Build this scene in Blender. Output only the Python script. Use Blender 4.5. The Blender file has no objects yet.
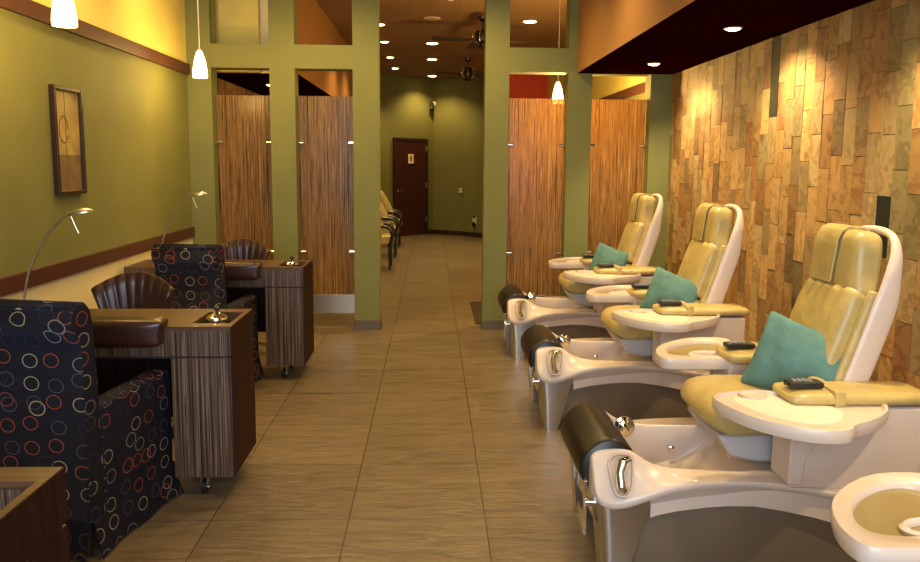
import bpy, bmesh, math, random
from mathutils import Vector, Matrix, Euler
random.seed(7)
PI = math.pi
SC = bpy.context.scene
COL = SC.collection

# ------------------------------------------------------------------ camera
CAM_H = 1.6
F = 751.31          # focal length in pixels of the 920 px frame
TH, PS, RO = 0.121514, 0.0374732, 0.00799891      # pitch down, yaw right, roll
PRINCIPAL_Y = 254.58
cam_d = bpy.data.cameras.new('camera')
cam_d.sensor_width = 36.0
cam_d.lens = 36.0 * F / 920.0
cam_d.clip_start = 0.05
cam = bpy.data.objects.new('camera', cam_d)
COL.objects.link(cam)
cam_d.shift_y = -(281 - PRINCIPAL_Y) / 920.0
_f = Vector((math.sin(PS) * math.cos(TH), math.cos(PS) * math.cos(TH), -math.sin(TH)))
_r = Vector((math.cos(PS), -math.sin(PS), 0))
_u = _r.cross(_f)
_r2 = _r * math.cos(RO) + _u * math.sin(RO)
_u2 = _u * math.cos(RO) - _r * math.sin(RO)
cam.matrix_world = Matrix(((_r2.x, _u2.x, -_f.x, 0), (_r2.y, _u2.y, -_f.y, 0), (_r2.z, _u2.z, -_f.z, CAM_H), (0, 0, 0, 1)))
SC.camera = cam

# ------------------------------------------------------------------ light and exposure
SC.view_settings.view_transform = 'Standard'
SC.view_settings.look = 'None'
SC.view_settings.gamma = 1.0
SC.view_settings.exposure = 0.9
SC.view_settings.use_curve_mapping = False
W = bpy.data.worlds.new('world')
SC.world = W
W.use_nodes = True
W.node_tree.nodes['Background'].inputs[0].default_value = (1.0, 0.72, 0.42, 1)
W.node_tree.nodes['Background'].inputs[1].default_value = 0.04


def light(kind, name, loc, power, color, parent=None, size=0.1, size_y=None, aim=None, angle=60, blend=0.6):
    d = bpy.data.lights.new(name, kind)
    d.energy = power
    d.color = color
    if kind == 'AREA':
        d.size = size
        if size_y:
            d.shape = 'RECTANGLE'
            d.size_y = size_y
    else:
        d.shadow_soft_size = size
    if kind == 'SPOT':
        d.spot_size = math.radians(angle)
        d.spot_blend = blend
    o = bpy.data.objects.new(name, d)
    COL.objects.link(o)
    o.location = loc
    if aim is not None:
        v = Vector(aim) - Vector(loc)
        o.rotation_euler = v.to_track_quat('-Z', 'Y').to_euler()
    if parent:
        o.parent = parent
    return o


WARM = (1.0, 0.70, 0.27)
WARM2 = (1.0, 0.62, 0.18)
SOFFIT = (1.0, 0.80, 0.46)
DAY = (0.74, 0.86, 1.0)
# daylight through the shop front behind the camera
light('AREA', 'shopfront_daylight', (0.0, -1.75, 1.95), 125, DAY, size=3.9, size_y=2.3, aim=(0, 4, 0.9))
# warm ceiling downlights of the front room (above the frame)
for lx, ly, pw in ((-0.2, 2.3, 15), (0.85, 3.3, 50), (-0.1, 4.4, 55), (0.85, 5.2, 55), (-0.95, 6.35, 55), (0.35, 6.3, 70), (-1.75, 4.9, 34), (0.7, 1.2, 24), (-1.3, 1.5, 22)):
    light('SPOT', 'front_room_lamp_light', (lx, ly, 3.36), pw, WARM, size=0.12, aim=(lx, ly, 0), angle=150 if ly > 6 else 115, blend=0.9)
# unseen spots added to wash the upper part of the left wall
for ly in (2.5, 4.2, 5.8):
    light('SPOT', 'upper_wall_wash_light', (-1.65, ly, 3.25), 17, (1.0, 0.72, 0.26), size=0.08, aim=(-2.2, ly + 0.3, 2.75), angle=110, blend=1.0)


# ------------------------------------------------------------------ materials
def new_mat(name):
    m = bpy.data.materials.new(name)
    m.use_nodes = True
    nt = m.node_tree
    b = nt.nodes['Principled BSDF']
    return m, nt, b


def N(nt, t, **kw):
    n = nt.nodes.new(t)
    for k, v in kw.items():
        if k.startswith('i_'):
            key = k[2:]
            n.inputs[int(key) if key.isdigit() else key].default_value = v
        else:
            setattr(n, k, v)
    return n


def L(nt, a, b):
    nt.links.new(a, b)


def ramp(nt, stops, interp='LINEAR'):
    r = nt.nodes.new('ShaderNodeValToRGB')
    cr = r.color_ramp
    cr.interpolation = interp
    while len(cr.elements) < len(stops):
        cr.elements.new(0.5)
    for e, (p, c) in zip(cr.elements, stops):
        e.position = p
        e.color = (c[0], c[1], c[2], 1)
    return r


def coords(nt, scale=(1, 1, 1), kind='Object'):
    tc = nt.nodes.new('ShaderNodeTexCoord')
    mp = nt.nodes.new('ShaderNodeMapping')
    mp.inputs['Scale'].default_value = scale
    L(nt, tc.outputs[kind], mp.inputs['Vector'])
    return mp.outputs['Vector']


def bump(nt, b, height, strength=0.2, dist=0.01):
    bm_ = N(nt, 'ShaderNodeBump')
    bm_.inputs['Strength'].default_value = strength
    bm_.inputs['Distance'].default_value = dist
    L(nt, height, bm_.inputs['Height'])
    L(nt, bm_.outputs['Normal'], b.inputs['Normal'])


def plain(name, col, rough=0.5, metal=0.0, var=0.06, scale=6, bmp=0.0, coat=0.0, spec=0.5):
    m, nt, b = new_mat(name)
    v = coords(nt)
    no = N(nt, 'ShaderNodeTexNoise')
    no.inputs['Scale'].default_value = scale
    no.inputs['Detail'].default_value = 3
    L(nt, v, no.inputs['Vector'])
    lo = [max(0, c * (1 - var)) for c in col]
    hi = [min(1, c * (1 + var)) for c in col]
    r = ramp(nt, [(0.3, lo), (0.7, hi)])
    L(nt, no.outputs['Fac'], r.inputs['Fac'])
    L(nt, r.outputs['Color'], b.inputs['Base Color'])
    b.inputs['Roughness'].default_value = rough
    b.inputs['Metallic'].default_value = metal
    b.inputs['Coat Weight'].default_value = coat
    b.inputs['Specular IOR Level'].default_value = spec
    if bmp:
        bump(nt, b, no.outputs['Fac'], bmp, 0.01)
    return m


def emis(name, col, strength):
    m, nt, b = new_mat(name)
    b.inputs['Base Color'].default_value = (*col, 1)
    b.inputs['Emission Color'].default_value = (*col, 1)
    b.inputs['Emission Strength'].default_value = strength
    return m


def wood(name, stops, sc=(90, 90, 1.2), rough=0.35, detail=4, coat=0.2, spec=0.5):
    m, nt, b = new_mat(name)
    v = coords(nt, sc)
    n1 = N(nt, 'ShaderNodeTexNoise')
    n1.inputs['Scale'].default_value = 1.0
    n1.inputs['Detail'].default_value = detail
    n1.inputs['Roughness'].default_value = 0.75
    L(nt, v, n1.inputs['Vector'])
    r = ramp(nt, stops)
    L(nt, n1.outputs['Fac'], r.inputs['Fac'])
    L(nt, r.outputs['Color'], b.inputs['Base Color'])
    b.inputs['Roughness'].default_value = rough
    b.inputs['Coat Weight'].default_value = coat
    b.inputs['Coat Roughness'].default_value = 0.2
    b.inputs['Specular IOR Level'].default_value = spec
    return m


def leather(name, col, rough=0.35, bmp=0.25, scale=9, coat=0.0):
    m, nt, b = new_mat(name)
    v = coords(nt, (1, 1, 1))
    n1 = N(nt, 'ShaderNodeTexNoise')
    n1.inputs['Scale'].default_value = scale
    n1.inputs['Detail'].default_value = 4
    L(nt, v, n1.inputs['Vector'])
    n2 = N(nt, 'ShaderNodeTexNoise')
    n2.inputs['Scale'].default_value = 160
    L(nt, v, n2.inputs['Vector'])
    ad = N(nt, 'ShaderNodeMath', operation='MULTIPLY_ADD')
    ad.inputs[1].default_value = 0.08
    L(nt, n2.outputs['Fac'], ad.inputs[0])
    L(nt, n1.outputs['Fac'], ad.inputs[2])
    lo = [c * 0.88 for c in col]
    hi = [min(1, c * 1.1) for c in col]
    r = ramp(nt, [(0.35, lo), (0.65, hi)])
    L(nt, n1.outputs['Fac'], r.inputs['Fac'])
    L(nt, r.outputs['Color'], b.inputs['Base Color'])
    b.inputs['Roughness'].default_value = rough
    b.inputs['Coat Weight'].default_value = coat
    bump(nt, b, ad.outputs[0], bmp, 0.02)
    return m


M = {}
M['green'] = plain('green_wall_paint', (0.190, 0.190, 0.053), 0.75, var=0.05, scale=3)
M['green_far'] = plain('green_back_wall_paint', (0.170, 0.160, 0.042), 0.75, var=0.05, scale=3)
M['yellow'] = plain('yellow_wall_paint', (0.80, 0.66, 0.17), 0.8, var=0.03)
M['cream'] = plain('cream_wall_paint', (0.86, 0.74, 0.42), 0.8, var=0.03)
M['maroon_trim'] = plain('brown_trim_paint', (0.085, 0.028, 0.016), 0.5, var=0.05)
M['orange_soffit'] = plain('orange_brown_paint', (0.36, 0.17, 0.048), 0.8, var=0.05, scale=2)
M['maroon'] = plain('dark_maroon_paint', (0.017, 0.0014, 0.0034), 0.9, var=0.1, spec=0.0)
M['red'] = plain('red_wall_paint', (0.85, 0.10, 0.03), 0.7, var=0.05)
M['orange'] = plain('orange_wall_paint', (0.78, 0.24, 0.04), 0.7, var=0.05)
M['base_tile'] = plain('grey_brown_base_tile', (0.11, 0.085, 0.055), 0.4, var=0.12, scale=20)
M['dark_base'] = plain('dark_baseboard', (0.03, 0.012, 0.008), 0.5)
M['door'] = plain('maroon_door', (0.050, 0.010, 0.010), 0.4, var=0.1)
M['plastic'] = plain('blush_plastic', (0.62, 0.505, 0.43), 0.30, var=0.02, coat=0.1)
M['plastic_tan'] = plain('tan_plastic', (0.27, 0.20, 0.075), 0.35, var=0.05, coat=0.2)
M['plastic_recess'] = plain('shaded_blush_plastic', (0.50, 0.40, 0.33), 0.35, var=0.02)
M['plastic_grey'] = plain('grey_plastic', (0.42, 0.40, 0.40), 0.4, var=0.03)
M['plastic_insert'] = plain('ivory_plastic', (0.78, 0.71, 0.60), 0.2, var=0.02)
M['taupe'] = plain('taupe_panel', (0.165, 0.125, 0.09), 0.28, var=0.06, coat=0.3)
M['steel'] = plain('brushed_steel', (0.62, 0.62, 0.62), 0.28, 1.0, var=0.04)
M['chrome'] = plain('chrome', (0.85, 0.85, 0.85), 0.08, 1.0, var=0.0)
M['brass'] = plain('satin_nickel', (0.62, 0.56, 0.45), 0.3, 1.0, var=0.0)
M['cream_leather'] = leather('cream_leather', (0.45, 0.335, 0.120), 0.34, 0.35, 11)
M['black_leather'] = leather('black_leather', (0.010, 0.006, 0.005), 0.38, 0.06, 6)
M['brown_leather'] = leather('brown_leather', (0.034, 0.010, 0.006), 0.30, 0.12, 6, coat=0.0)
M['teal'] = leather('teal_velvet', (0.090, 0.205, 0.185), 0.8, 0.6, 9)
M['black'] = plain('black_plastic', (0.012, 0.012, 0.012), 0.35, var=0.0)
M['dark_metal'] = plain('dark_bronze', (0.10, 0.07, 0.05), 0.3, 1.0, var=0.05)
M['button_grey'] = plain('grey_buttons', (0.3, 0.3, 0.3), 0.5)
M['groove'] = plain('dark_groove', (0.008, 0.005, 0.004), 0.7)
M['mat'] = plain('dark_brown_mat', (0.035, 0.016, 0.010), 0.9, var=0.2, scale=60)
M['white'] = plain('white_plastic', (0.7, 0.68, 0.6), 0.4)
M['frame'] = plain('dark_bronze_frame', (0.035, 0.014, 0.008), 0.3, 0.2)
M['art_tan'] = plain('tan_print', (0.42, 0.30, 0.10), 0.5, var=0.2, scale=9)
M['art_brown'] = plain('brown_print', (0.20, 0.13, 0.055), 0.55, var=0.25, scale=14)
M['art_line'] = plain('brown_ink', (0.12, 0.07, 0.02), 0.6)
ZS = [(0.34, (0.006, 0.004, 0.004)), (0.43, (0.038, 0.021, 0.014)), (0.48, (0.14, 0.080, 0.050)), (0.52, (0.018, 0.011, 0.010)), (0.58, (0.24, 0.155, 0.100)), (0.64, (0.035, 0.020, 0.015))]
M['zebra'] = wood('striped_ebony_veneer', ZS, (85, 0.0, 0.6), 0.33, detail=2.5)
M['zebra_top'] = wood('striped_ebony_top', [(0.3, (0.04, 0.019, 0.010)), (0.5, (0.100, 0.048, 0.024)), (0.7, (0.155, 0.082, 0.042))], (1.2, 70, 70), 0.30)
M['zebra_side'] = wood('shaded_dark_red_veneer', [(0.3, (0.008, 0.002, 0.002)), (0.5, (0.022, 0.005, 0.004)), (0.7, (0.038, 0.009, 0.006))], (60, 60, 1.0), 0.55, coat=0.0, spec=0.15)  # end panel's shade painted into the veneer; modesty panel shares this dark wood
M['shade'] = emis('lit_glass_shade', (1.0, 0.68, 0.28), 9.0)
M['lens'] = emis('lit_lamp_lens', (1.0, 0.72, 0.32), 9.0)
M['lens_dim'] = emis('dim_lamp_lens', (0.5, 0.25, 0.1), 0.05)


def mat_floor():
    m, nt, b = new_mat('riven_porcelain_floor')
    tc = N(nt, 'ShaderNodeTexCoord')
    mp = N(nt, 'ShaderNodeMapping')
    mp.inputs['Location'].default_value = (-0.245 / 0.615, -3.237 / 0.6214, 0)
    mp.inputs['Scale'].default_value = (1 / 0.615, 1 / 0.6214, 1)
    L(nt, tc.outputs['Object'], mp.inputs['Vector'])
    br = N(nt, 'ShaderNodeTexBrick')
    br.offset = 0.0
    br.squash = 1.0
    br.inputs['Scale'].default_value = 1.0
    br.inputs['Brick Width'].default_value = 1.0
    br.inputs['Row Height'].default_value = 1.0
    br.inputs['Mortar Size'].default_value = 0.0045
    br.inputs['Mortar Smooth'].default_value = 0.3
    br.inputs['Bias'].default_value = 0.0
    br.inputs['Color1'].default_value = (0.165, 0.118, 0.070, 1)
    br.inputs['Color2'].default_value = (0.196, 0.142, 0.085, 1)
    br.inputs['Mortar'].default_value = (0.05, 0.034, 0.018, 1)
    L(nt, mp.outputs['Vector'], br.inputs['Vector'])
    # wavy cleft streaks
    m2 = N(nt, 'ShaderNodeMapping')
    m2.inputs['Scale'].default_value = (2.2, 9.0, 1)
    m2.inputs['Rotation'].default_value = (0, 0, 0.15)
    L(nt, tc.outputs['Object'], m2.inputs['Vector'])
    n1 = N(nt, 'ShaderNodeTexNoise')
    n1.inputs['Scale'].default_value = 1.6
    n1.inputs['Detail'].default_value = 7
    n1.inputs['Roughness'].default_value = 0.62
    n1.inputs['Distortion'].default_value = 1.2
    L(nt, m2.outputs['Vector'], n1.inputs['Vector'])
    r = ramp(nt, [(0.30, (0.62, 0.62, 0.62)), (0.50, (0.95, 0.95, 0.95)), (0.75, (1.22, 1.22, 1.22))])
    L(nt, n1.outputs['Fac'], r.inputs['Fac'])
    mx = N(nt, 'ShaderNodeMix', data_type='RGBA', blend_type='MULTIPLY')
    mx.inputs[0].default_value = 1.0
    L(nt, br.outputs['Color'], mx.inputs[6])
    L(nt, r.outputs['Color'], mx.inputs[7])
    L(nt, mx.outputs[2], b.inputs['Base Color'])
    b.inputs['Roughness'].default_value = 0.31
    ml = N(nt, 'ShaderNodeMath', operation='MULTIPLY_ADD')
    ml.inputs[1].default_value = -1.2
    L(nt, br.outputs['Fac'], ml.inputs[0])
    L(nt, n1.outputs['Fac'], ml.inputs[2])
    bump(nt, b, ml.outputs[0], 0.75, 0.010)
    return m


def mat_ceiling():
    m, nt, b = new_mat('ceiling_tile_grid')
    tc = N(nt, 'ShaderNodeTexCoord')
    mp = N(nt, 'ShaderNodeMapping')
    mp.inputs['Location'].default_value = (0.47, 0.3, 0)
    mp.inputs['Scale'].default_value = (1 / 0.61, 1 / 0.61, 1)
    L(nt, tc.outputs['Object'], mp.inputs['Vector'])
    br = N(nt, 'ShaderNodeTexBrick')
    br.offset = 0.0
    br.inputs['Scale'].default_value = 1.0
    br.inputs['Brick Width'].default_value = 1.0
    br.inputs['Row Height'].default_value = 1.0
    br.inputs['Mortar Size'].default_value = 0.02
    br.inputs['Color1'].default_value = (0.235, 0.135, 0.062, 1)
    br.inputs['Color2'].default_value = (0.28, 0.16, 0.075, 1)
    br.inputs['Mortar'].default_value = (0.22, 0.12, 0.055, 1)
    L(nt, mp.outputs['Vector'], br.inputs['Vector'])
    L(nt, br.outputs['Color'], b.inputs['Base Color'])
    b.inputs['Roughness'].default_value = 0.85
    return m


def mat_slate():
    m, nt, b = new_mat('split_slate_tiles')
    at = N(nt, 'ShaderNodeVertexColor')
    at.layer_name = 'tile_tone'
    tc = N(nt, 'ShaderNodeTexCoord')
    geo = N(nt, 'ShaderNodeTexCoord')
    sep = N(nt, 'ShaderNodeVectorMath', operation='ADD')
    sc = N(nt, 'ShaderNodeVectorMath', operation='SCALE')
    sc.inputs['Scale'].default_value = 37.0
    L(nt, at.outputs['Color'], sc.inputs[0])
    L(nt, tc.outputs['Object'], sep.inputs[0])
    L(nt, sc.outputs[0], sep.inputs[1])
    n1 = N(nt, 'ShaderNodeTexNoise')
    n1.inputs['Scale'].default_value = 5.0
    n1.inputs['Detail'].default_value = 6
    n1.inputs['Roughness'].default_value = 0.62
    n1.inputs['Distortion'].default_value = 0.7
    L(nt, sep.outputs[0], n1.inputs['Vector'])
    r = ramp(nt, [(0.30, (0.38, 0.30, 0.26)), (0.40, (0.95, 0.88, 0.80)), (0.50, (1.15, 1.15, 1.1)), (0.57, (0.70, 0.58, 0.50)), (0.66, (1.35, 1.35, 1.3))])
    L(nt, n1.outputs['Fac'], r.inputs['Fac'])
    mx = N(nt, 'ShaderNodeMix', data_type='RGBA', blend_type='MULTIPLY')
    mx.inputs[0].default_value = 0.85
    L(nt, at.outputs['Color'], mx.inputs[6])
    L(nt, r.outputs['Color'], mx.inputs[7])
    L(nt, mx.outputs[2], b.inputs['Base Color'])
    b.inputs['Roughness'].default_value = 0.5
    b.inputs['Specular IOR Level'].default_value = 0.25
    bump(nt, b, n1.outputs['Fac'], 0.5, 0.008)
    return m


def mat_reed():
    m, nt, b = new_mat('reed_resin')
    v = coords(nt, (150, 0, 1.1))
    n1 = N(nt, 'ShaderNodeTexNoise')
    n1.inputs['Scale'].default_value = 1.0
    n1.inputs['Detail'].default_value = 3
    n1.inputs['Distortion'].default_value = 0.5
    L(nt, v, n1.inputs['Vector'])
    r = ramp(nt, [(0.33, (0.025, 0.012, 0.006)), (0.41, (0.25, 0.135, 0.048)), (0.48, (0.62, 0.38, 0.14)), (0.53, (0.11, 0.052, 0.019)), (0.59, (0.78, 0.53, 0.23)), (0.67, (0.28, 0.155, 0.055))])
    L(nt, n1.outputs['Fac'], r.inputs['Fac'])
    L(nt, r.outputs['Color'], b.inputs['Base Color'])
    b.inputs['Roughness'].default_value = 0.25
    tr = N(nt, 'ShaderNodeBsdfTranslucent')
    L(nt, r.outputs['Color'], tr.inputs['Color'])
    m1 = N(nt, 'ShaderNodeMixShader')
    m1.inputs[0].default_value = 0.6
    L(nt, b.outputs[0], m1.inputs[1])
    L(nt, tr.outputs[0], m1.inputs[2])
    tp = N(nt, 'ShaderNodeBsdfTransparent')
    tp.inputs['Color'].default_value = (0.9, 0.75, 0.5, 1)
    r2 = ramp(nt, [(0.36, (0.55, 0.55, 0.55)), (0.50, (0.12, 0.12, 0.12))])
    L(nt, n1.outputs['Fac'], r2.inputs['Fac'])
    m2 = N(nt, 'ShaderNodeMixShader')
    L(nt, r2.outputs['Color'], m2.inputs[0])
    L(nt, m1.outputs[0], m2.inputs[1])
    L(nt, tp.outputs[0], m2.inputs[2])
    L(nt, m2.outputs[0], nt.nodes['Material Output'].inputs['Surface'])
    return m


def mat_rings():
    m, nt, b = new_mat('ring_pattern_fabric')
    tc = N(nt, 'ShaderNodeTexCoord')
    mp = N(nt, 'ShaderNodeMapping')
    mp.inputs['Scale'].default_value = (9.6, 11.2, 1)
    L(nt, tc.outputs['UV'], mp.inputs['Vector'])
    col = None
    base = (0.011, 0.0115, 0.020)
    prev = None
    for k, (off, rad) in enumerate((((0.0, 0.0, 0), 0.305), ((17.37, 9.61, 0), 0.26))):
        ad = N(nt, 'ShaderNodeVectorMath', operation='ADD')
        ad.inputs[1].default_value = off
        L(nt, mp.outputs['Vector'], ad.inputs[0])
        vo = N(nt, 'ShaderNodeTexVoronoi')
        vo.voronoi_dimensions = '2D'
        vo.feature = 'F1'
        vo.inputs['Scale'].default_value = 1.0 if k == 0 else 0.8
        vo.inputs['Randomness'].default_value = 0.35
        L(nt, ad.outputs[0], vo.inputs['Vector'])
        s = N(nt, 'ShaderNodeMath', operation='SUBTRACT')
        s.inputs[1].default_value = rad
        L(nt, vo.outputs['Distance'], s.inputs[0])
        a = N(nt, 'ShaderNodeMath', operation='ABSOLUTE')
        L(nt, s.outputs[0], a.inputs[0])
        lt = N(nt, 'ShaderNodeMath', operation='LESS_THAN')
        lt.inputs[1].default_value = 0.021
        L(nt, a.outputs[0], lt.inputs[0])
        sp = N(nt, 'ShaderNodeSeparateColor')
        L(nt, vo.outputs['Color'], sp.inputs[0])
        r = ramp(nt, [(0.0, (0.26, 0.055, 0.028)), (0.25, (0.30, 0.24, 0.16)), (0.45, (0.06, 0.06, 0.08)), (0.65, (0.16, 0.15, 0.165)), (0.82, (0.022, 0.024, 0.042))], 'CONSTANT')
        L(nt, sp.outputs[0], r.inputs['Fac'])
        if k:
            gt = N(nt, 'ShaderNodeMath', operation='GREATER_THAN')
            gt.inputs[1].default_value = 0.72
            L(nt, sp.outputs[1], gt.inputs[0])
            ml = N(nt, 'ShaderNodeMath', operation='MULTIPLY')
            L(nt, lt.outputs[0], ml.inputs[0])
            L(nt, gt.outputs[0], ml.inputs[1])
            lt = ml
        mx = N(nt, 'ShaderNodeMix', data_type='RGBA')
        L(nt, lt.outputs[0], mx.inputs[0])
        if prev is None:
            mx.inputs[6].default_value = (*base, 1)
        else:
            L(nt, prev, mx.inputs[6])
        L(nt, r.outputs['Color'], mx.inputs[7])
        prev = mx.outputs[2]
    L(nt, prev, b.inputs['Base Color'])
    b.inputs['Roughness'].default_value = 0.7
    b.inputs['Specular IOR Level'].default_value = 0.15
    v = coords(nt)
    n1 = N(nt, 'ShaderNodeTexNoise')
    n1.inputs['Scale'].default_value = 5
    L(nt, v, n1.inputs['Vector'])
    bump(nt, b, n1.outputs['Fac'], 0.3, 0.03)
    return m


M['floor'] = mat_floor()
M['ceiling'] = mat_ceiling()
M['slate'] = mat_slate()
M['reed'] = mat_reed()
M['rings'] = mat_rings()


def mat_glass():
    m, nt, b = new_mat('clear_glass')
    b.inputs['Transmission Weight'].default_value = 1.0
    b.inputs['Roughness'].default_value = 0.05
    b.inputs['Base Color'].default_value = (0.9, 0.95, 0.95, 1)
    return m


M['glass'] = mat_glass()


# ------------------------------------------------------------------ mesh builder
class MB:
    def __init__(self):
        self.bm = bmesh.new()
        self.mi = 0

    def face(self, vs):
        try:
            f = self.bm.faces.new(vs)
            f.material_index = self.mi
            return f
        except ValueError:
            return None

    def box(self, lo, hi, mat=None):
        x0, y0, z0 = lo
        x1, y1, z1 = hi
        c = [(x0, y0, z0), (x1, y0, z0), (x1, y1, z0), (x0, y1, z0), (x0, y0, z1), (x1, y0, z1), (x1, y1, z1), (x0, y1, z1)]
        if mat is not None:
            c = [mat @ Vector(p) for p in c]
        v = [self.bm.verts.new(p) for p in c]
        for q in ((0, 3, 2, 1), (4, 5, 6, 7), (0, 1, 5, 4), (1, 2, 6, 5), (2, 3, 7, 6), (3, 0, 4, 7)):
            self.face([v[i] for i in q])
        return self

    def rings(self, rs, close=True, cap0=True, cap1=True):
        vr = [[self.bm.verts.new(p) for p in r] for r in rs]
        n = len(vr[0])
        for a, b in zip(vr[:-1], vr[1:]):
            for i in range(n if close else n - 1):
                j = (i + 1) % n
                self.face([a[i], a[j], b[j], b[i]])
        if cap0:
            self.face(list(reversed(vr[0])))
        if cap1:
            self.face(vr[-1])
        return self

    def prism(self, poly, z0, z1, axis='z', taper=1.0):
        def P(p, z):
            if axis == 'z':
                return (p[0], p[1], z)
            if axis == 'y':
                return (p[0], z, p[1])
            return (z, p[0], p[1])
        return self.rings([[P(p, z0) for p in poly], [P(p, z1) for p in poly]])

    def lathe(self, prof, c=(0, 0, 0), seg=24, axis='z'):
        rs = []
        for r, z in prof:
            r = max(r, 1e-4)
            ring = []
            for i in range(seg):
                a = 2 * PI * i / seg
                u, w = r * math.cos(a), r * math.sin(a)
                if axis == 'z':
                    ring.append((c[0] + u, c[1] + w, c[2] + z))
                elif axis == 'y':
                    ring.append((c[0] + u, c[1] + z, c[2] - w))
                else:
                    ring.append((c[0] + z, c[1] + u, c[2] + w))
            rs.append(ring)
        return self.rings(rs)

    def tube(self, pts, rad, seg=12, sq=1.0):
        pts = [Vector(p) for p in pts]
        rr = rad if isinstance(rad, (list, tuple)) else [rad] * len(pts)
        rs = []
        up = Vector((0, 0, 1))
        prev = None
        for i, p in enumerate(pts):
            t = (pts[min(i + 1, len(pts) - 1)] - pts[max(i - 1, 0)]).normalized()
            if prev is None:
                n = t.cross(up)
                if n.length < 0.1:
                    n = t.cross(Vector((0, 1, 0)))
            else:
                n = prev - t * prev.dot(t)
            n.normalize()
            prev = n
            b2 = t.cross(n)
            rs.append([p + n * rr[i] * math.cos(2 * PI * k / seg) + b2 * rr[i] * sq * math.sin(2 * PI * k / seg) for k in range(seg)])
        return self.rings(rs)

    def pad(self, c, size, r=0.02, mat=None, n=8, puff=(0, 0, 0), fn=None):
        """rounded, puffed cushion block"""
        sx, sy, sz = [s / 2 for s in size]
        r = min(r, sx, sy, sz)
        verts = {}
        lin = []
        for k in range(n + 1):
            t = -1 + 2 * k / n
            lin.append(math.copysign(abs(t) ** 0.75, t))

        def V(i, j, k):
            key = (i, j, k)
            if key in verts:
                return verts[key]
            q = Vector((lin[i] * sx, lin[j] * sy, lin[k] * sz))
            inner = Vector((max(-(sx - r), min(sx - r, q.x)), max(-(sy - r), min(sy - r, q.y)), max(-(sz - r), min(sz - r, q.z))))
            d = q - inner
            if d.length > 1e-9:
                q = inner + d.normalized() * r
            u = (q.x / sx, q.y / sy, q.z / sz)
            q.x += puff[0] * u[0] * (1 - u[1] ** 2) * (1 - u[2] ** 2)
            q.y += puff[1] * u[1] * (1 - u[0] ** 2) * (1 - u[2] ** 2)
            q.z += puff[2] * u[2] * (1 - u[0] ** 2) * (1 - u[1] ** 2)
            if fn:
                q = fn(q, u)
            q = Vector(c) + (mat @ q if mat is not None else q)
            verts[key] = self.bm.verts.new(q)
            return verts[key]
        for i in range(n):
            for j in range(n):
                self.face([V(i, j, 0), V(i, j + 1, 0), V(i + 1, j + 1, 0), V(i + 1, j, 0)])
                self.face([V(i, j, n), V(i + 1, j, n), V(i + 1, j + 1, n), V(i, j + 1, n)])
                self.face([V(i, 0, j), V(i + 1, 0, j), V(i + 1, 0, j + 1), V(i, 0, j + 1)])
                self.face([V(i, n, j), V(i, n, j + 1), V(i + 1, n, j + 1), V(i + 1, n, j)])
                self.face([V(0, i, j), V(0, i, j + 1), V(0, i + 1, j + 1), V(0, i + 1, j)])
                self.face([V(n, i, j), V(n, i + 1, j), V(n, i + 1, j + 1), V(n, i, j + 1)])
        return self

    def uvbox(self):
        bm = self.bm
        bm.normal_update()
        uv = bm.loops.layers.uv.new('UVMap')
        for f in bm.faces:
            n = f.normal
            ax = max(range(3), key=lambda k: abs(n[k]))
            for l in f.loops:
                p = l.vert.co
                l[uv].uv = ((p.y + 3.3, p.z) if ax == 0 else (p.x, p.z) if ax == 1 else (p.x, p.y + 1.7))
        return self

    def build(self, name, mats, parent=None, loc=None, bevel=0.0, sub=0, angle=35, seg=2):
        if not isinstance(mats, (list, tuple)):
            mats = [mats]
        bmesh.ops.recalc_face_normals(self.bm, faces=self.bm.faces)
        me = bpy.data.meshes.new(name)
        self.bm.to_mesh(me)
        self.bm.free()
        for m in mats:
            me.materials.append(M[m] if isinstance(m, str) else m)
        for p in me.polygons:
            p.use_smooth = True
        me.set_sharp_from_angle(angle=math.radians(angle if not sub else 180))
        o = bpy.data.objects.new(name, me)
        COL.objects.link(o)
        if parent is not None:
            o.parent = parent
        if loc is not None:
            o.location = loc
        if bevel:
            md = o.modifiers.new('bevel', 'BEVEL')
            md.width = bevel
            md.segments = seg
            md.limit_method = 'ANGLE'
            md.angle_limit = math.radians(35)
            md.harden_normals = True
        if sub:
            md = o.modifiers.new('sub', 'SUBSURF')
            md.levels = sub
            md.render_levels = sub
        return o


def thing(name, label, cat, loc=(0, 0, 0), rz=0.0, group=None):
    o = bpy.data.objects.new(name, None)
    COL.objects.link(o)
    o.empty_display_size = 0.1
    o.location = loc
    o.rotation_euler = (0, 0, rz)
    return tag(o, label, cat, group)


def tag(o, label, cat, group=None):
    o['label'] = label
    o['category'] = cat
    if group:
        o['group'] = group
    return o


def struct(o):
    o['kind'] = 'structure'
    return o


def dup(root, loc=None, label=None, rz=None):
    def cp(o, par):
        c = o.copy()
        COL.objects.link(c)
        c.parent = par
        for ch in [x for x in list(COL.objects) if x.parent == o]:
            cp(ch, c)
        return c
    r = cp(root, None)
    if loc is not None:
        r.location = loc
    if rz is not None:
        r.rotation_euler = (0, 0, rz)
    if label:
        r['label'] = label
    return r


def resample(poly, n):
    pts = [Vector((p[0], p[1])) for p in poly]
    pts.append(pts[0])
    ls = [0]
    for a, b in zip(pts[:-1], pts[1:]):
        ls.append(ls[-1] + (b - a).length)
    out = []
    k = 0
    for i in range(n):
        t = ls[-1] * i / n
        while ls[k + 1] < t:
            k += 1
        f = (t - ls[k]) / (ls[k + 1] - ls[k])
        out.append(pts[k].lerp(pts[k + 1], f))
    return out


def smooth_closed(poly, it=2):
    pts = [Vector((p[0], p[1])) for p in poly]
    for _ in range(it):
        o = []
        for i in range(len(pts)):
            a, b = pts[i], pts[(i + 1) % len(pts)]
            o.append(a.lerp(b, 0.25))
            o.append(a.lerp(b, 0.75))
        pts = o
    return pts


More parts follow.
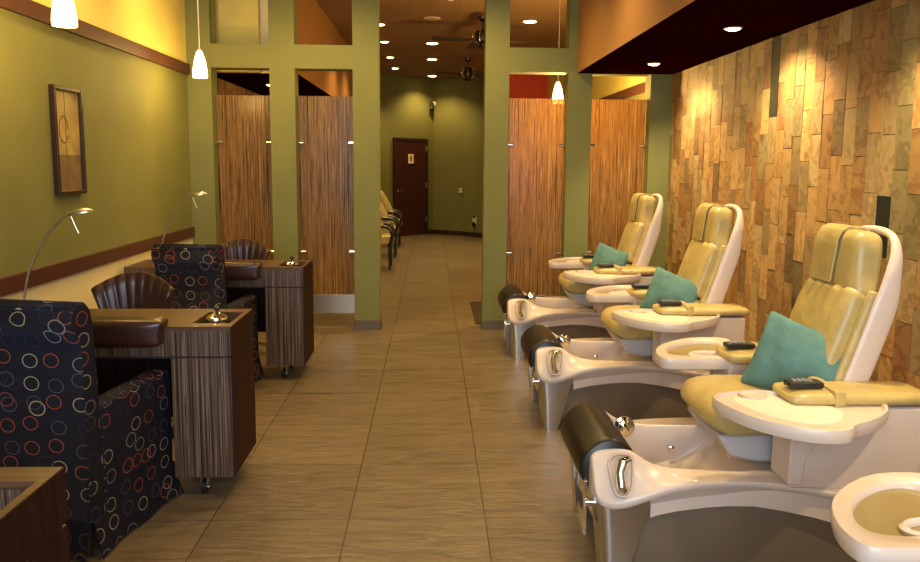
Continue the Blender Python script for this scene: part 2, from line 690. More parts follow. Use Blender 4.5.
def catmull(pts, n=6):
    P = [Vector(p) for p in pts]
    P = [P[0] * 2 - P[1]] + P + [P[-1] * 2 - P[-2]]
    out = []
    for i in range(1, len(P) - 2):
        for k in range(n):
            t = k / n
            a, b, c, d = P[i - 1], P[i], P[i + 1], P[i + 2]
            out.append(0.5 * ((2 * b) + (c - a) * t + (2 * a - 5 * b + 4 * c - d) * t * t + (3 * b - a - 3 * c + d) * t ** 3))
    out.append(P[-2])
    return out


# ------------------------------------------------------------------ structure
XL, XR = -2.248, 2.252
CZ = 3.42
YP = 7.116           # front face of the partition
struct(MB().box((XL - 0.2, -2.0, -0.1), (XR + 0.2, 17.6, 0)).build('floor', 'floor'))
struct(MB().box((XL - 0.2, -2.0, CZ), (XR + 0.2, 17.6, CZ + 0.1)).build('ceiling', 'ceiling'))
# left wall: cream below, green middle, yellow above
w = MB()
w.box((XL - 0.12, -2.0, 0), (XL, 7.31, 0.92))
w.mi = 1
w.box((XL - 0.12, -2.0, 0.92), (XL, 7.31, 2.43))
w.mi = 2
w.box((XL - 0.12, -2.0, 2.43), (XL, 7.31, CZ))
struct(w.build('wall_left', ['cream', 'green', 'yellow']))
struct(MB().box((XL, -2.0, 0.893), (XL + 0.022, YP, 0.986)).build('trim_1', 'maroon_trim', bevel=0.003))
struct(MB().box((XL, -2.0, 2.38), (XL + 0.03, YP, 2.475)).build('trim_2', 'maroon_trim', bevel=0.003))
struct(MB().box((XL, -2.0, 0), (XL + 0.015, YP, 0.10)).build('baseboard_left', 'base_tile', bevel=0.003))
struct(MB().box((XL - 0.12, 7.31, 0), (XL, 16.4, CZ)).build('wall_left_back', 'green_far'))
# front of shop, behind the camera
w = MB()
w.box((XL - 0.12, -2.12, 0), (XR + 0.2, -2.0, 0.55))
w.box((XL - 0.12, -2.12, 2.95), (XR + 0.2, -2.0, CZ))
struct(w.build('wall_front', 'green'))

DK = (0.016, 0.018, 0.013)
SLATES = [((0.34, 0.215, 0.085), 34), ((0.29, 0.170, 0.062), 24), ((0.245, 0.130, 0.050), 15), ((0.20, 0.095, 0.042), 8), ((0.31, 0.225, 0.105), 16), ((0.20, 0.150, 0.072), 10), ((0.15, 0.130, 0.066), 5), ((0.13, 0.085, 0.045), 6)]


def slate_wall(name, y0, y1, z1, x, face_dir, seed, special=()):
    """individual stone tiles standing on a backing; y runs along the wall"""
    rnd = random.Random(seed)
    bm_ = bmesh.new()
    cl = bm_.loops.layers.float_color.new('tile_tone')
    bag = [c for c, n in SLATES for _ in range(n)]
    tw, tl = 0.118, 0.305
    ncol = int((y1 - y0) / tw) + 1
    g = 0.0016
    for i in range(ncol):
        a, b = y0 + i * tw, min(y0 + (i + 1) * tw, y1)
        off = rnd.random() * tl
        z = -off
        base = rnd.choice(bag)
        while z < z1:
            za, zb = max(z, 0), min(z + tl, z1)
            if zb - za > 0.005:
                c = rnd.choice(bag)
                for (sy, sz, sc) in special:
                    if a <= sy < b and za <= sz < zb:
                        c = sc
                k = 0.74 + 0.46 * rnd.random()
                c = tuple(min(1, (q * 0.72 + m_ * 0.28) * k * 1.3) for q, m_ in zip(c, (0.30, 0.165, 0.050))) if c != DK else DK
                d = 0.008 + 0.007 * rnd.random()
                X0, X1 = x, x + face_dir * d
                P = [(X0, a + g, za + g), (X0, b - g, za + g), (X0, b - g, zb - g), (X0, a + g, zb - g)]
                Q = [(X1, p[1], p[2]) for p in P]
                v = [bm_.verts.new(p) for p in P + Q]
                for q in ((4, 5, 6, 7), (0, 1, 5, 4), (1, 2, 6, 5), (2, 3, 7, 6), (3, 0, 4, 7)):
                    f = bm_.faces.new([v[t] for t in q])
                    for l in f.loops:
                        l[cl] = (*c, 1)
            z += tl
    # backing
    X0, X1 = x, x - face_dir * 0.12
    P = [(X0, y0, 0), (X0, y1, 0), (X0, y1, z1), (X0, y0, z1)]
    v = [bm_.verts.new(p) for p in P + [(X1, p[1], p[2]) for p in P]]
    for q in ((0, 1, 2, 3), (4, 7, 6, 5), (0, 4, 5, 1), (1, 5, 6, 2), (2, 6, 7, 3), (3, 7, 4, 0)):
        f = bm_.faces.new([v[t] for t in q])
        for l in f.loops:
            l[cl] = (0.10, 0.06, 0.03, 1)
    bmesh.ops.recalc_face_normals(bm_, faces=bm_.faces)
    me = bpy.data.meshes.new(name)
    bm_.to_mesh(me)
    bm_.free()
    me.materials.append(M['slate'])
    o = bpy.data.objects.new(name, me)
    COL.objects.link(o)
    return struct(o)


DK = (0.016, 0.018, 0.013)
GG = (0.15, 0.140, 0.068)
slate_wall('wall_right', 0.9, YP + 0.01, 2.445, XR + 0.008, -1, 11,
           special=((4.97, 2.42, DK), (4.97, 2.2, DK), (4.97, 1.98, DK), (3.68, 1.42, DK), (4.60, 2.35, GG), (4.60, 2.05, GG), (4.60, 1.85, GG), (3.54, 1.9, GG), (3.54, 1.6, GG), (3.54, 1.3, GG), (3.54, 1.0, GG), (3.42, 1.3, GG)))
struct(MB().box((XR, -2.0, 0), (XR + 0.12, 0.9, CZ)).build('wall_right_front', 'green'))
struct(MB().box((XR + 0.0, 0.9, 2.445), (XR + 0.12, YP, CZ)).build('wall_right_upper', 'green'))
# back room right wall: green / trim / yellow
w = MB()
w.box((XR, YP + 0.01, 0), (XR + 0.12, 16.4, 2.40))
w.mi = 1
w.box((XR, YP + 0.01, 2.40), (XR + 0.12, 16.4, CZ))
struct(w.build('wall_right_back', ['green_far', 'yellow']))
struct(MB().box((XR - 0.03, YP + 0.2, 2.36), (XR, 14.9, 2.46)).build('trim_3', 'maroon_trim'))
# right soffit
w = MB()
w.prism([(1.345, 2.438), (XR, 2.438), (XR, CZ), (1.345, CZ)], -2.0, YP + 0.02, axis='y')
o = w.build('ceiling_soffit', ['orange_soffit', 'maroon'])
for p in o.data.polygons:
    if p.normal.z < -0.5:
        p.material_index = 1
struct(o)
# left soffit in the back room
w = MB()
w.prism([(XL, 2.458), (-1.33, 2.458), (-1.33, CZ), (XL, CZ)], 7.6, 16.0, axis='y')
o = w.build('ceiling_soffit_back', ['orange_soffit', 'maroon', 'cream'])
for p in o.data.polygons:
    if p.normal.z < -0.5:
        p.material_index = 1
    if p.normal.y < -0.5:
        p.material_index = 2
struct(o)
struct(MB().box((XL, 7.5, 2.458), (-1.68, 7.6, CZ)).build('wall_soffit_face', 'yellow'))
slate_wall('wall_left_stone', 7.6, 12.5, 2.458, XL, 1, 5)

# partition: posts and beams as one painted wall
w = MB()
PD = YP + 0.19
posts = ((XL, -2.03), (-1.50, -1.27), (-0.738, -0.50), (0.489, 0.712), (1.266, 1.49), (2.045, XR))
for a, b in posts:
    w.box((a, YP, 0), (b, PD, CZ if b < 1.3 or a < 0 else 2.445 if a > 1.4 else CZ))
for a, b, z0, z1 in ((-2.03, -1.50, 2.450, 2.665), (-1.27, -0.738, 2.450, 2.665), (0.712, 1.266, 2.444, 2.665)):
    w.box((a, YP + 0.002, z0), (b, PD - 0.002, z1))
for a, b in ((-2.03, -1.50), (-1.27, -0.738), (-0.50, 0.489), (0.712, 1.266)):
    w.box((a, YP + 0.002, 3.25), (b, PD - 0.002, CZ))
w.box((1.49, YP + 0.03, 2.435), (2.045, PD - 0.002, CZ))
struct(w.build('wall_partition', 'green'))
for k, (a, b) in enumerate(posts):
    w = MB()
    w.box((a - (0.008 if k else 0), YP - 0.012, 0), (b + (0.008 if k < 5 else 0), PD + 0.012, 0.095))
    o = w.build('baseboard_post', 'base_tile', bevel=0.003)
    struct(o)

# back walls (angled), built as slabs between floor points
BP = [(-1.4, 15.3), (-0.93, 15.95), (0.02, 16.92), (0.68, 16.5), (1.12, 16.05)]


def slab(name, p, q, z0, z1, mat, t=0.1, out=0.0):
    p = Vector((p[0], p[1], 0))
    q = Vector((q[0], q[1], 0))
    d = (q - p).normalized()
    n = Vector((-d.y, d.x, 0))
    a, b = p - n * out, q - n * out
    c, e = q + n * t, p + n * t
    w = MB()
    w.rings([[(v.x, v.y, z0) for v in (a, b, c, e)], [(v.x, v.y, z1) for v in (a, b, c, e)]])
    return w.build(name, mat)


for k in range(4):
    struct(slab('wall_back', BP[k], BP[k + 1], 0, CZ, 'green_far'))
    struct(slab('baseboard_back', BP[k], BP[k + 1], 0, 0.10, 'dark_base', t=0.0, out=0.015))
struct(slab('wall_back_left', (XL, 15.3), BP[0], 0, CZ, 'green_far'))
struct(MB().box((1.06, 15.0, 0), (XR, 15.12, CZ)).build('wall_red', 'red'))
struct(MB().box((1.035, 14.98, 0.0), (1.06, 15.14, CZ)).build('trim_4', 'orange'))
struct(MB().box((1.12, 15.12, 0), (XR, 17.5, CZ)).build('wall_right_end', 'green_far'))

# door on the angled back wall
dv = (Vector(BP[2]) - Vector(BP[1])).normalized()
da = math.atan2(dv.y, dv.x)
dp = Vector(BP[1]) + dv * 0.13
dr = thing('door_1', 'dark maroon flush door at the end of the corridor', 'door', (dp.x, dp.y, 0), da)
struct(dr)
MB().box((0.05, -0.035, 0.02), (0.97, 0.0, 2.07)).build('door_panel', 'door', dr, bevel=0.003)
w = MB()
w.box((0.0, -0.05, 0), (0.05, 0, 2.12))
w.box((0.97, -0.05, 0), (1.02, 0, 2.12))
w.box((0.05, -0.05, 2.07), (0.97, 0, 2.12))
w.build('door_frame', 'dark_base', dr)
w = MB()
w.lathe([(0.03, 0), (0.03, -0.012)], (0.12, -0.035, 0.99), axis='y')
w.tube([(0.12, -0.045, 0.99), (0.12, -0.08, 0.99), (0.22, -0.085, 0.99)], 0.011, 10)
w.build('door_handle', 'chrome', dr)
w = MB()
for z in (0.3, 1.05, 1.85):
    w.box((0.945, -0.055, z), (0.985, -0.036, z + 0.11))
w.build('hinge', 'brass', dr)
w = MB()
w.box((0.42, -0.041, 1.58), (0.58, -0.0355, 1.78))
w.mi = 1
w.box((0.46, -0.043, 1.63), (0.54, -0.0415, 1.74))
w.build('door_sign', ['cream', 'orange_soffit'], dr)
MB().box((0.42, -0.043, 1.515), (0.58, -0.0355, 1.575)).build('door_plate', 'black', dr)
MB().box((0.05, -0.05, 0.0), (0.97, -0.0, 0.018)).build('threshold', 'steel', dr)


# ------------------------------------------------------------------ resin panels
def panel(x0, x1, label):
    t = thing('resin_panel', label, 'room divider panel', (0, 0, 0), 0, None)
    t.location = ((x0 + x1) / 2, 7.24, 0)
    h = (x1 - x0) / 2 - 0.006
    MB().box((-h, -0.006, 0.32), (h, 0.006, 2.212)).build('reed_sheet', 'reed', t)
    MB().box((-h, -0.008, 0.135), (h, 0.008, 0.32)).build('kick_plate', 'brass', t, bevel=0.002)
    for s in (-1, 1):
        for z in (0.74, 1.775):
            w = MB()
            w.lathe([(0.014, 0), (0.018, 0.004), (0.018, 0.055), (0.014, 0.06)], (s * (h - 0.025) - 0.03, -0.026, z), axis='x', seg=14)
            w.build('standoff', 'chrome', t)
    return t


panel(-2.03, -1.50, 'tall reed resin panel beside the left wall, leftmost of the dividers')
panel(-1.27, -0.738, 'tall reed resin panel directly left of the corridor opening')
panel(0.712, 1.266, 'reed resin panel right of the corridor, lit by a pendant behind')
panel(1.49, 2.045, 'reed resin panel beside the stone wall, rightmost of the dividers')

# ------------------------------------------------------------------ ceiling fittings
def downlight(x, y, z, label, power=0, lit=True, r=0.075, group=None, spot_angle=95, aim=None, color=WARM):
    t = thing('recessed_downlight', label, 'ceiling light', (x, y, z), 0, group)
    w = MB()
    w.lathe([(r * 1.25, 0.0), (r * 1.28, -0.006), (r * 1.02, -0.010), (r * 1.0, -0.002)], seg=24)
    w.build('trim_ring', 'brass' if lit else 'white', t)
    MB().lathe([(r * 0.98, -0.002), (r * 0.98, -0.012), (r * 0.5, -0.02), (0.001, -0.022)], seg=20).build('lens', 'lens' if lit else 'lens_dim', t)
    if power:
        light('SPOT', 'downlight_beam', (0, 0, -0.04), power, color, parent=t, size=0.04, aim=(aim if aim else (0, 0, -3)), angle=spot_angle, blend=0.7)
    return t


BACK = [(-0.70, 10.3, 'nearest of the left row'), (-0.73, 11.75, 'second of the left row'), (-0.74, 13.44, 'third of the left row'), (-0.73, 14.98, 'farthest of the left row, near the back wall')]
for k, (x, y, s) in enumerate(BACK):
    downlight(x, y, CZ, 'small bright ceiling downlight beyond the partition, ' + s, 50, r=0.06, color=WARM, spot_angle=115)
for y, s, lit in ((9.83, 'unlit downlight in the corridor ceiling, nearest of the middle row', False), (11.83, 'lit downlight in the corridor ceiling just behind the unlit one', True), (13.63, 'lit downlight of the corridor middle row, second from the back wall', True), (16.2, 'lit downlight close above the maroon back door', True)):
    downlight(-0.01, y, CZ, s, (60 if y > 16 else 50) if lit else 0, lit, r=0.085, spot_angle=130 if y > 16 else 95)
downlight(1.25, 9.93, CZ, 'lit downlight seen through the upper right partition opening', 55, r=0.085)
downlight(1.6, 14.1, CZ, 'added unseen downlight brightening the red back wall', 70)  # lamp added to brighten the red wall, hidden behind the beam
downlight(0.2, 8.6, CZ, 'lit ceiling downlight just behind the partition', 25)
downlight(-1.81, 8.68, 2.458, 'lit spotlight in the dark soffit behind the left partition', 26, r=0.05, spot_angle=110)
for y, s in ((6.34, 'lit spotlight in the maroon soffit, nearest the partition'), (4.68, 'lit spotlight in the maroon soffit above the middle pedicure chair')):
    downlight(1.84, y, 2.438, s, 58, r=0.045, spot_angle=125, aim=(0.30, 0, -1.0), color=SOFFIT)
for y in (3.05, 1.4):
    light('SPOT', 'soffit_lamp_light', (1.84, y, 2.37), 58, SOFFIT, size=0.04, aim=(2.14, y, 1.37), angle=125, blend=0.7)


def fan(x, y, rot, label):
    t = thing('ceiling_fan', label, 'ceiling fan', (x, y, CZ), rot)
    MB().lathe([(0.07, 0), (0.065, -0.03), (0.02, -0.06)], seg=20).build('canopy', 'dark_metal', t)
    MB().lathe([(0.012, -0.05), (0.012, -0.16)], seg=12).build('rod', 'dark_metal', t)
    w = MB()
    w.lathe([(0.03, -0.15), (0.085, -0.17), (0.10, -0.22), (0.095, -0.29), (0.05, -0.33), (0.05, -0.36), (0.08, -0.38), (0.03, -0.40)], seg=24)
    w.build('motor', 'dark_metal', t)
    for k in range(6):
        w = MB()
        a = k * PI / 3
        w.tube([(0.105 * math.cos(a), 0.105 * math.sin(a), -0.16), (0.125 * math.cos(a), 0.125 * math.sin(a), -0.24), (0.105 * math.cos(a), 0.105 * math.sin(a), -0.32)], 0.006, 8)
        w.build('cage_bar', 'chrome', t)
    for k in range(4):
        a = k * PI / 2
        R = Matrix.Rotation(a, 4, 'Z') @ Matrix.Rotation(math.radians(8), 4, 'X')
        w = MB()
        pl = smooth_closed([(0.14, -0.03), (0.22, -0.06), (0.62, -0.075), (0.66, -0.04), (0.66, 0.04), (0.62, 0.075), (0.22, 0.06), (0.14, 0.03)], 2)
        w.rings([[R @ Vector((p.x, p.y, -0.295)) for p in pl], [R @ Vector((p.x, p.y, -0.287)) for p in pl]])
        w.box((0.04, -0.015, -0.30), (0.2, 0.015, -0.292), mat=R)
        w.build('blade', 'dark_base', t)
    return t


fan(0.63, 9.71, 0.12, 'dark ceiling fan beyond the partition, the nearer one')
fan(0.62, 13.5, 0.5, 'dark ceiling fan farther back, near the corridor end')


def pendant(x, y, zb, label, power):
    t = thing('pendant_lamp', label, 'pendant lamp', (x, y, CZ))
    h = zb - CZ
    MB().lathe([(0.055, 0), (0.055, -0.015), (0.02, -0.03)], seg=20).build('canopy', 'brass', t)
    MB().lathe([(0.0035, -0.02), (0.0035, h + 0.20)], seg=8).build('cord', 'white', t)
    MB().lathe([(0.006, h + 0.235), (0.014, h + 0.225), (0.016, h + 0.19), (0.013, h + 0.185)], seg=14).build('socket_cap', 'brass', t)
    w = MB()
    prof = [(0.013, 0.215), (0.022, 0.200), (0.034, 0.165), (0.046, 0.115), (0.055, 0.06), (0.058, 0.02), (0.056, 0.0), (0.050, 0.004)]
    w.lathe([(r, h + z) for r, z in prof], seg=28)
    w.build('shade', 'shade', t)
    light('POINT', 'pendant_glow', (0, 0, h - 0.07), power, WARM2, parent=t, size=0.05)
    light('POINT', 'pendant_side_glow', (0.12, 0, h + 0.10), power * 0.5, WARM2, parent=t, size=0.05)
    return t


pendant(-1.822, 3.9, 2.257, 'lit white glass pendant nearest the camera, hanging above the framed picture', 7)
pendant(-1.885, 6.3, 2.270, 'lit white glass pendant hanging before the left partition post', 7)
pendant(1.315, 8.0, 2.235, 'lit glass pendant hanging behind the right reed panel', 50)

# ------------------------------------------------------------------ wall things
t = thing('wall_picture', 'tall narrow dark framed abstract picture on the green left wall', 'picture', (XL, 4.745, 1.713))
HW, HH = 0.178, 0.326
w = MB()
w.box((0, -HW, -HH), (0.034, -HW + 0.022, HH))
w.box((0, HW - 0.022, -HH), (0.034, HW, HH))
w.box((0, -HW + 0.022, HH - 0.024), (0.034, HW - 0.022, HH))
w.box((0, -HW + 0.022, -HH), (0.034, HW - 0.022, -HH + 0.024))
w.build('frame', 'frame', t, bevel=0.003)
w = MB()
w.box((0, -HW + 0.022, -0.085), (0.014, HW - 0.022, HH - 0.024))
w.mi = 1
w.box((0, -HW + 0.022, -HH + 0.024), (0.014, HW - 0.022, -0.085))
w.mi = 2
w.box((0.014, -0.025, -0.085), (0.0155, -0.021, HH - 0.03))
w.tube([(0.015, -0.05 + 0.055 * math.cos(a), 0.07 + 0.08 * math.sin(a)) for a in [k * 2 * PI / 24 for k in range(23)]], 0.0025, 6)
w.build('print', ['art_tan', 'art_brown', 'art_line'], t)


def on_wall(k, f, z, name, label, cat):
    p = Vector(BP[k]).lerp(Vector(BP[k + 1]), f)
    d = (Vector(BP[k + 1]) - Vector(BP[k])).normalized()
    return thing(name, label, cat, (p.x, p.y, z), math.atan2(d.y, d.x))


t = on_wall(2, 0.03, 2.85, 'security_camera', 'small security camera high in the back corner', 'camera')
w = MB()
w.lathe([(0.05, 0), (0.05, -0.03), (0.02, -0.05), (0.02, -0.12)], (0, 0, 0.04), axis='y')
w.build('mount', 'white', t)
w = MB()
w.tube([(0.0, -0.10, 0.04), (0.04, -0.18, -0.10)], 0.045, 14)
w.build('housing', 'black', t)
t = on_wall(2, 0.93, 1.0, 'thermostat', 'small pale thermostat on the angled back wall', 'thermostat')
MB().box((-0.04, -0.03, -0.05), (0.04, -0.001, 0.05)).build('body', 'white', t, bevel=0.006)
MB().box((-0.02, -0.033, -0.005), (0.02, -0.031, 0.025)).build('display', 'button_grey', t)
t = on_wall(3, 0.55, 0.36, 'wall_outlet', 'white outlet low on the back wall with a black plug', 'outlet')
MB().box((-0.055, -0.01, -0.07), (0.055, -0.001, 0.07)).build('plate', 'white', t, bevel=0.003)
MB().box((-0.03, -0.05, -0.14), (0.03, -0.011, -0.03)).build('plug', 'black', t, bevel=0.006)
MB().box((-0.02, -0.035, 0.05), (0.02, -0.011, 0.10)).build('plug', 'black', t, bevel=0.006)

o = MB().box((0.44, 7.36, 0.0), (1.3, 8.54, 0.012)).build('floor_mat', 'mat', bevel=0.004)
tag(o, 'dark brown floor mat behind the right corridor post', 'mat')


# ------------------------------------------------------------------ pedicure chairs
def seat_rot(a):
    return Matrix.Rotation(a, 3, 'Y')


def make_pedi():
    t = thing('pedicure_chair', '', 'pedicure chair', (0, 0, 0))
    # ---- basin body (lofted along x)
    st = [  # x, z_in, z_out, v_in, v_out, z_center
        (0.618, 0.440, 0.375, 0.250, 0.320, 0.0),
        (0.630, 0.466, 0.335, 0.232, 0.345, 0.0),
        (0.660, 0.478, 0.310, 0.226, 0.350, 0.0),
        (0.700, 0.482, 0.302, 0.226, 0.350, 0.0),
        (0.750, 0.482, 0.308, 0.226, 0.350, 0.0),
        (0.790, 0.472, 0.322, 0.226, 0.350, 0.0),
        (0.830, 0.440, 0.336, 0.228, 0.350, 0.0),
        (0.880, 0.415, 0.353, 0.232, 0.350, 0.0),
        (0.950, 0.402, 0.371, 0.236, 0.350, 0.0),
        (1.050, 0.397, 0.384, 0.240, 0.350, 0.0),
        (1.150, 0.395, 0.388, 0.242, 0.350, 0.0),
        (1.260, 0.395, 0.387, 0.242, 0.352, 0.0),
        (1.400, 0.395, 0.380, 0.242, 0.385, 0.0),
        (1.550, 0.395, 0.365, 0.242, 0.430, 0.0),
        (1.700, 0.395, 0.345, 0.242, 0.475, 0.0),
        (1.880, 0.395, 0.330, 0.242, 0.500, 0.0)]

    def zc(x):
        tb = [(0.60, 0.30), (0.70, 0.30), (0.755, 0.33), (0.79, 0.27), (0.84, 0.19), (0.95, 0.165), (1.10, 0.18), (1.20, 0.24), (1.30, 0.33), (1.38, 0.385), (1.5, 0.395), (2.0, 0.395)]
        for (a, za), (b, zb) in zip(tb[:-1], tb[1:]):
            if a <= x <= b:
                return za + (zb - za) * (x - a) / (b - a)
        return 0.395
    w = MB()
    rs = []
    for x, zi, zo, vi, vo, _ in st:
        c = zc(x)
        half = [(vo - 0.02, zo - 0.03), (vo - 0.004, zo - 0.014), (vo, zo + 0.004), (vo - 0.008, zo + 0.018 if zi - zo > 0.03 else zo + 0.006)]
        k = 0.5
        half += [(vo + (vi - vo) * 0.5, zo + (zi - zo) * 0.58 + 0.004), (vi + 0.014, zi - 0.002), (vi, zi), (vi - 0.012, zi - 0.006)]
        half += [(vi - 0.022, zi + (c - zi) * 0.4), (vi - 0.035, c + (zi - c) * 0.12), (vi - 0.075, c + 0.004), (vi * 0.45, c)]
        ring = [(x, -v, z) for v, z in half] + [(x, v + 0.035, z) for v, z in reversed(half)]
        rs.append(ring)
    # hollow underside
    full = []
    for r in rs:
        x = r[0][0]
        zb = min(p[2] for p in r) - 0.02
        full.append(r + [(x, 0.20, zb), (x, -0.20, zb)])
    w.rings(full, close=True)
    w.build('basin', 'plastic', t, sub=2)
    # side skirts with arched lower edge
    for s in (-1, 1):
        w = MB()
        sk = [(0.848, 0.236), (0.88, 0.246), (0.949, 0.260), (1.066, 0.274), (1.15, 0.279), (1.252, 0.278), (1.35, 0.270), (1.46, 0.257), (1.56, 0.238), (1.66, 0.214), (1.78, 0.17), (1.88, 0.12)]

        def vout(x):
            for a, b in zip(st[:-1], st[1:]):
                if a[0] <= x <= b[0]:
                    return a[4] + (b[4] - a[4]) * (x - a[0]) / (b[0] - a[0])
            return 0.5

        def zout(x):
            for a, b in zip(st[:-1], st[1:]):
                if a[0] <= x <= b[0]:
                    return a[2] + (b[2] - a[2]) * (x - a[0]) / (b[0] - a[0])
            return 0.33
        rr = []
        for x, z in sk:
            v = vout(x) - 0.042
            zt = zout(x) + 0.004
            rr.append([(x, s * v, zt), (x, s * v, z), (x, s * (v - 0.035), z), (x, s * (v - 0.035), zt)])
        w.rings(rr)
        w.build('side_skirt', 'plastic', t, angle=40)
    # recessed lower body
    for s in (-1, 1):
        w = MB()
        w.rings([[(x, s * 0.285 if x < 1.31 else s * (0.285 + (x - 1.3) * 0.19), z) for x, z in ((0.80, 0.0), (1.3, 0.0), (1.88, 0.0), (1.88, 0.33), (1.3, 0.36), (0.80, 0.30))],
                 [(x, s * 0.265, z) for x, z in ((0.80, 0.0), (1.3, 0.0), (1.88, 0.0), (1.88, 0.33), (1.3, 0.36), (0.80, 0.30))]])
        w.build('side_panel', 'taupe', t)
    MB().box((0.79, -0.284, 0.0), (0.80, 0.284, 0.16)).build('front_panel', 'taupe', t)
    # tapering steel legs
    for s in (-1, 1):
        w = MB()

        def sec(x0, x1, va, vb, z, zr):
            pts = []
            for k in range(7):
                a = PI / 2 * k / 6
                r = min(0.045, (x1 - x0) * 0.4)
                pts.append((x0 + r - r * math.sin(a), s * (va - r + r * math.cos(a)), z))
            pts = [(x1, s * va, zr)] + pts + [(x0, s * vb, z), (x1, s * vb, zr)]
            return pts
        w.rings([sec(0.668, 0.752, 0.338, 0.20, 0.0, 0.0), sec(0.652, 0.798, 0.338, 0.20, 0.16, 0.16), sec(0.638, 0.842, 0.338, 0.20, 0.318, 0.335)])
        w.build('leg', 'steel', t, angle=30)
    # footrest bolster
    w = MB()
    sec = smooth_closed([(0.672, 0.552), (0.750, 0.530), (0.800, 0.475), (0.775, 0.385), (0.680, 0.318), (0.610, 0.330), (0.566, 0.410), (0.585, 0.490)], 2)
    w.rings([[(0.679 + (p.x - 0.667) * k, v, 0.420 + (p.y - 0.445) * k) for p in sec] for v, k in ((-0.232, 0.88), (-0.224, 0.97), (-0.21, 1.0), (0.21, 1.0), (0.224, 0.98), (0.232, 0.90))])
    fr = w.build('footrest', 'black_leather', t, angle=50)
    w = MB()
    w.box((0.600, -0.252, 0.14), (0.612, -0.228, 0.36))
    w.lathe([(0.015, 0), (0.015, 0.06)], (0.606, -0.24, 0.27), axis='x', seg=14)
    w.lathe([(0.008, 0), (0.024, 0.002), (0.024, 0.012), (0.008, 0.014)], (0.602, -0.24, 0.27), axis='x', seg=14)
    w.box((0.606, -0.24, 0.14), (0.612, -0.10, 0.21))
    w.box((0.66, -0.18, 0.16), (0.68, 0.18, 0.33))
    w.build('footrest_bracket', 'chrome', fr, bevel=0.002)
    # lever in its recess on the near ear (surface tilts outward)
    tl = Matrix.Rotation(math.radians(-52), 4, 'X')
    T = Matrix.Translation((0.728, -0.302, 0.402)) @ Matrix.Rotation(math.radians(52), 4, 'X')
    w = MB()
    pl = smooth_closed([(-0.050, 0.085), (0.060, 0.085), (0.058, 0.03), (0.035, -0.082), (-0.020, -0.088), (-0.040, -0.05)], 2)
    w.rings([[T @ Vector((p.x, p.y, -0.004)) for p in pl], [T @ Vector((p.x, p.y, 0.008)) for p in pl], [T @ Vector((p.x * 0.86, p.y * 0.9, 0.008)) for p in pl], [T @ Vector((p.x * 0.8, p.y * 0.85, -0.002)) for p in pl]])
    w.build('lever_recess', 'plastic_recess', t)
    w = MB()
    w.tube([T @ Vector(p) for p in ((0.0, -0.055, 0.0), (-0.008, -0.045, 0.028), (-0.010, 0.0, 0.036), (0.004, 0.035, 0.044), (0.022, 0.045, 0.034), (0.024, 0.046, 0.01))], [0.022, 0.019, 0.017, 0.021, 0.018, 0.015], 12)
    w.lathe([(0.022, 0), (0.022, 0.01), (0.012, 0.016)], tuple(T @ Vector((0.0, -0.055, 0.004))), seg=16)
    w.build('tap_lever', 'chrome', t)
    # water spout at the far inner corner
    w = MB()
    w.lathe([(0.048, 0), (0.048, -0.010), (0.036, -0.016), (0.033, -0.032), (0.014, -0.040)], (0.875, 0.228, 0.405), axis='y', seg=22)
    w.tube([(0.875, 0.20, 0.425), (0.875, 0.16, 0.435), (0.885, 0.14, 0.42)], 0.013, 10)
    w.build('spout', 'chrome', t)
    w = MB()
    w.lathe([(0.014, 0), (0.014, -0.01), (0.006, -0.014)], (1.1, 0.235, 0.30), axis='y', seg=16)
    w.build('water_jet', 'chrome', t)
    # ---- seat
    w = MB()
    w.rings([[(x, -v, z) for x, z in ((1.14, 0.515), (1.20, 0.425), (1.30, 0.405), (1.62, 0.395), (1.62, 0.52))] for v in (-0.20, 0.20)])
    w.build('seat_base', 'plastic_grey', t, bevel=0.02, seg=3)

    def seatfn(q, u):
        q.z += 0.018 * max(0, -u[0]) ** 2 - 0.055 * max(0, -u[0] - 0.2) ** 2
        if u[2] < 0:
            q.x += 0.07 * max(0, -u[0]) * (-u[2])
        return q
    w = MB()
    w.pad((1.345, 0.0, 0.582), (0.46, 0.44, 0.145), 0.055, n=12, puff=(0.02, 0.01, 0.012), fn=seatfn)
    w.build('seat_cushion', 'cream_leather', t, sub=1)
    # ---- backrest, leaning along x = 1.49 + .34 (z - .62)
    th = math.atan(0.34)
    R = Matrix.Rotation(th, 3, 'Y')

    def bk(z, d=0.0, v=0.0):
        return Vector((1.50 + 0.34 * (z - 0.62) + d * math.cos(th), v, z - d * math.sin(th)))
    w = MB()
    w.pad(bk(0.69, 0.055), (0.13, 0.40, 0.20), 0.045, mat=R, n=10, puff=(0.012, 0, 0))
    w.build('lumbar_cushion', 'cream_leather', t, sub=1)

    def gather(q, u):
        # upholstery folds gathered from the top seam
        k = max(0, u[2] + 0.15)
        q.x += -0.005 * math.sin(u[1] * 17.0 + 2 * u[2]) * k * k * (1 if u[0] < 0 else 0)
        q.y *= 1 - 0.06 * max(0, u[2]) ** 2
        return q
    w = MB()
    w.pad(bk(0.955, 0.045), (0.12, 0.40, 0.34), 0.034, mat=R, n=28, puff=(0.014, 0, 0.006), fn=gather)
    w.build('back_cushion', 'cream_leather', t)
    for s in (-1, 1):
        w = MB()
        w.pad(bk(0.88, 0.085, s * 0.200), (0.09, 0.045, 0.52), 0.02, mat=R, n=8)
        w.build('side_bolster', 'cream_leather', t, sub=1)

    RH = Matrix.Rotation(math.radians(7), 3, 'Y')      # the head pad stands more upright than the back
    hc = bk(1.205, 0.035)

    def hk(z, d, v):
        return hc + RH @ Vector((d - 0.035, v, (z - 1.205) * 1.02))

    def headfn(q, u):
        q.y *= 1.0 - 0.20 * max(0, u[2]) ** 2 + 0.22 * max(0, -u[2])
        return q
    w = MB()
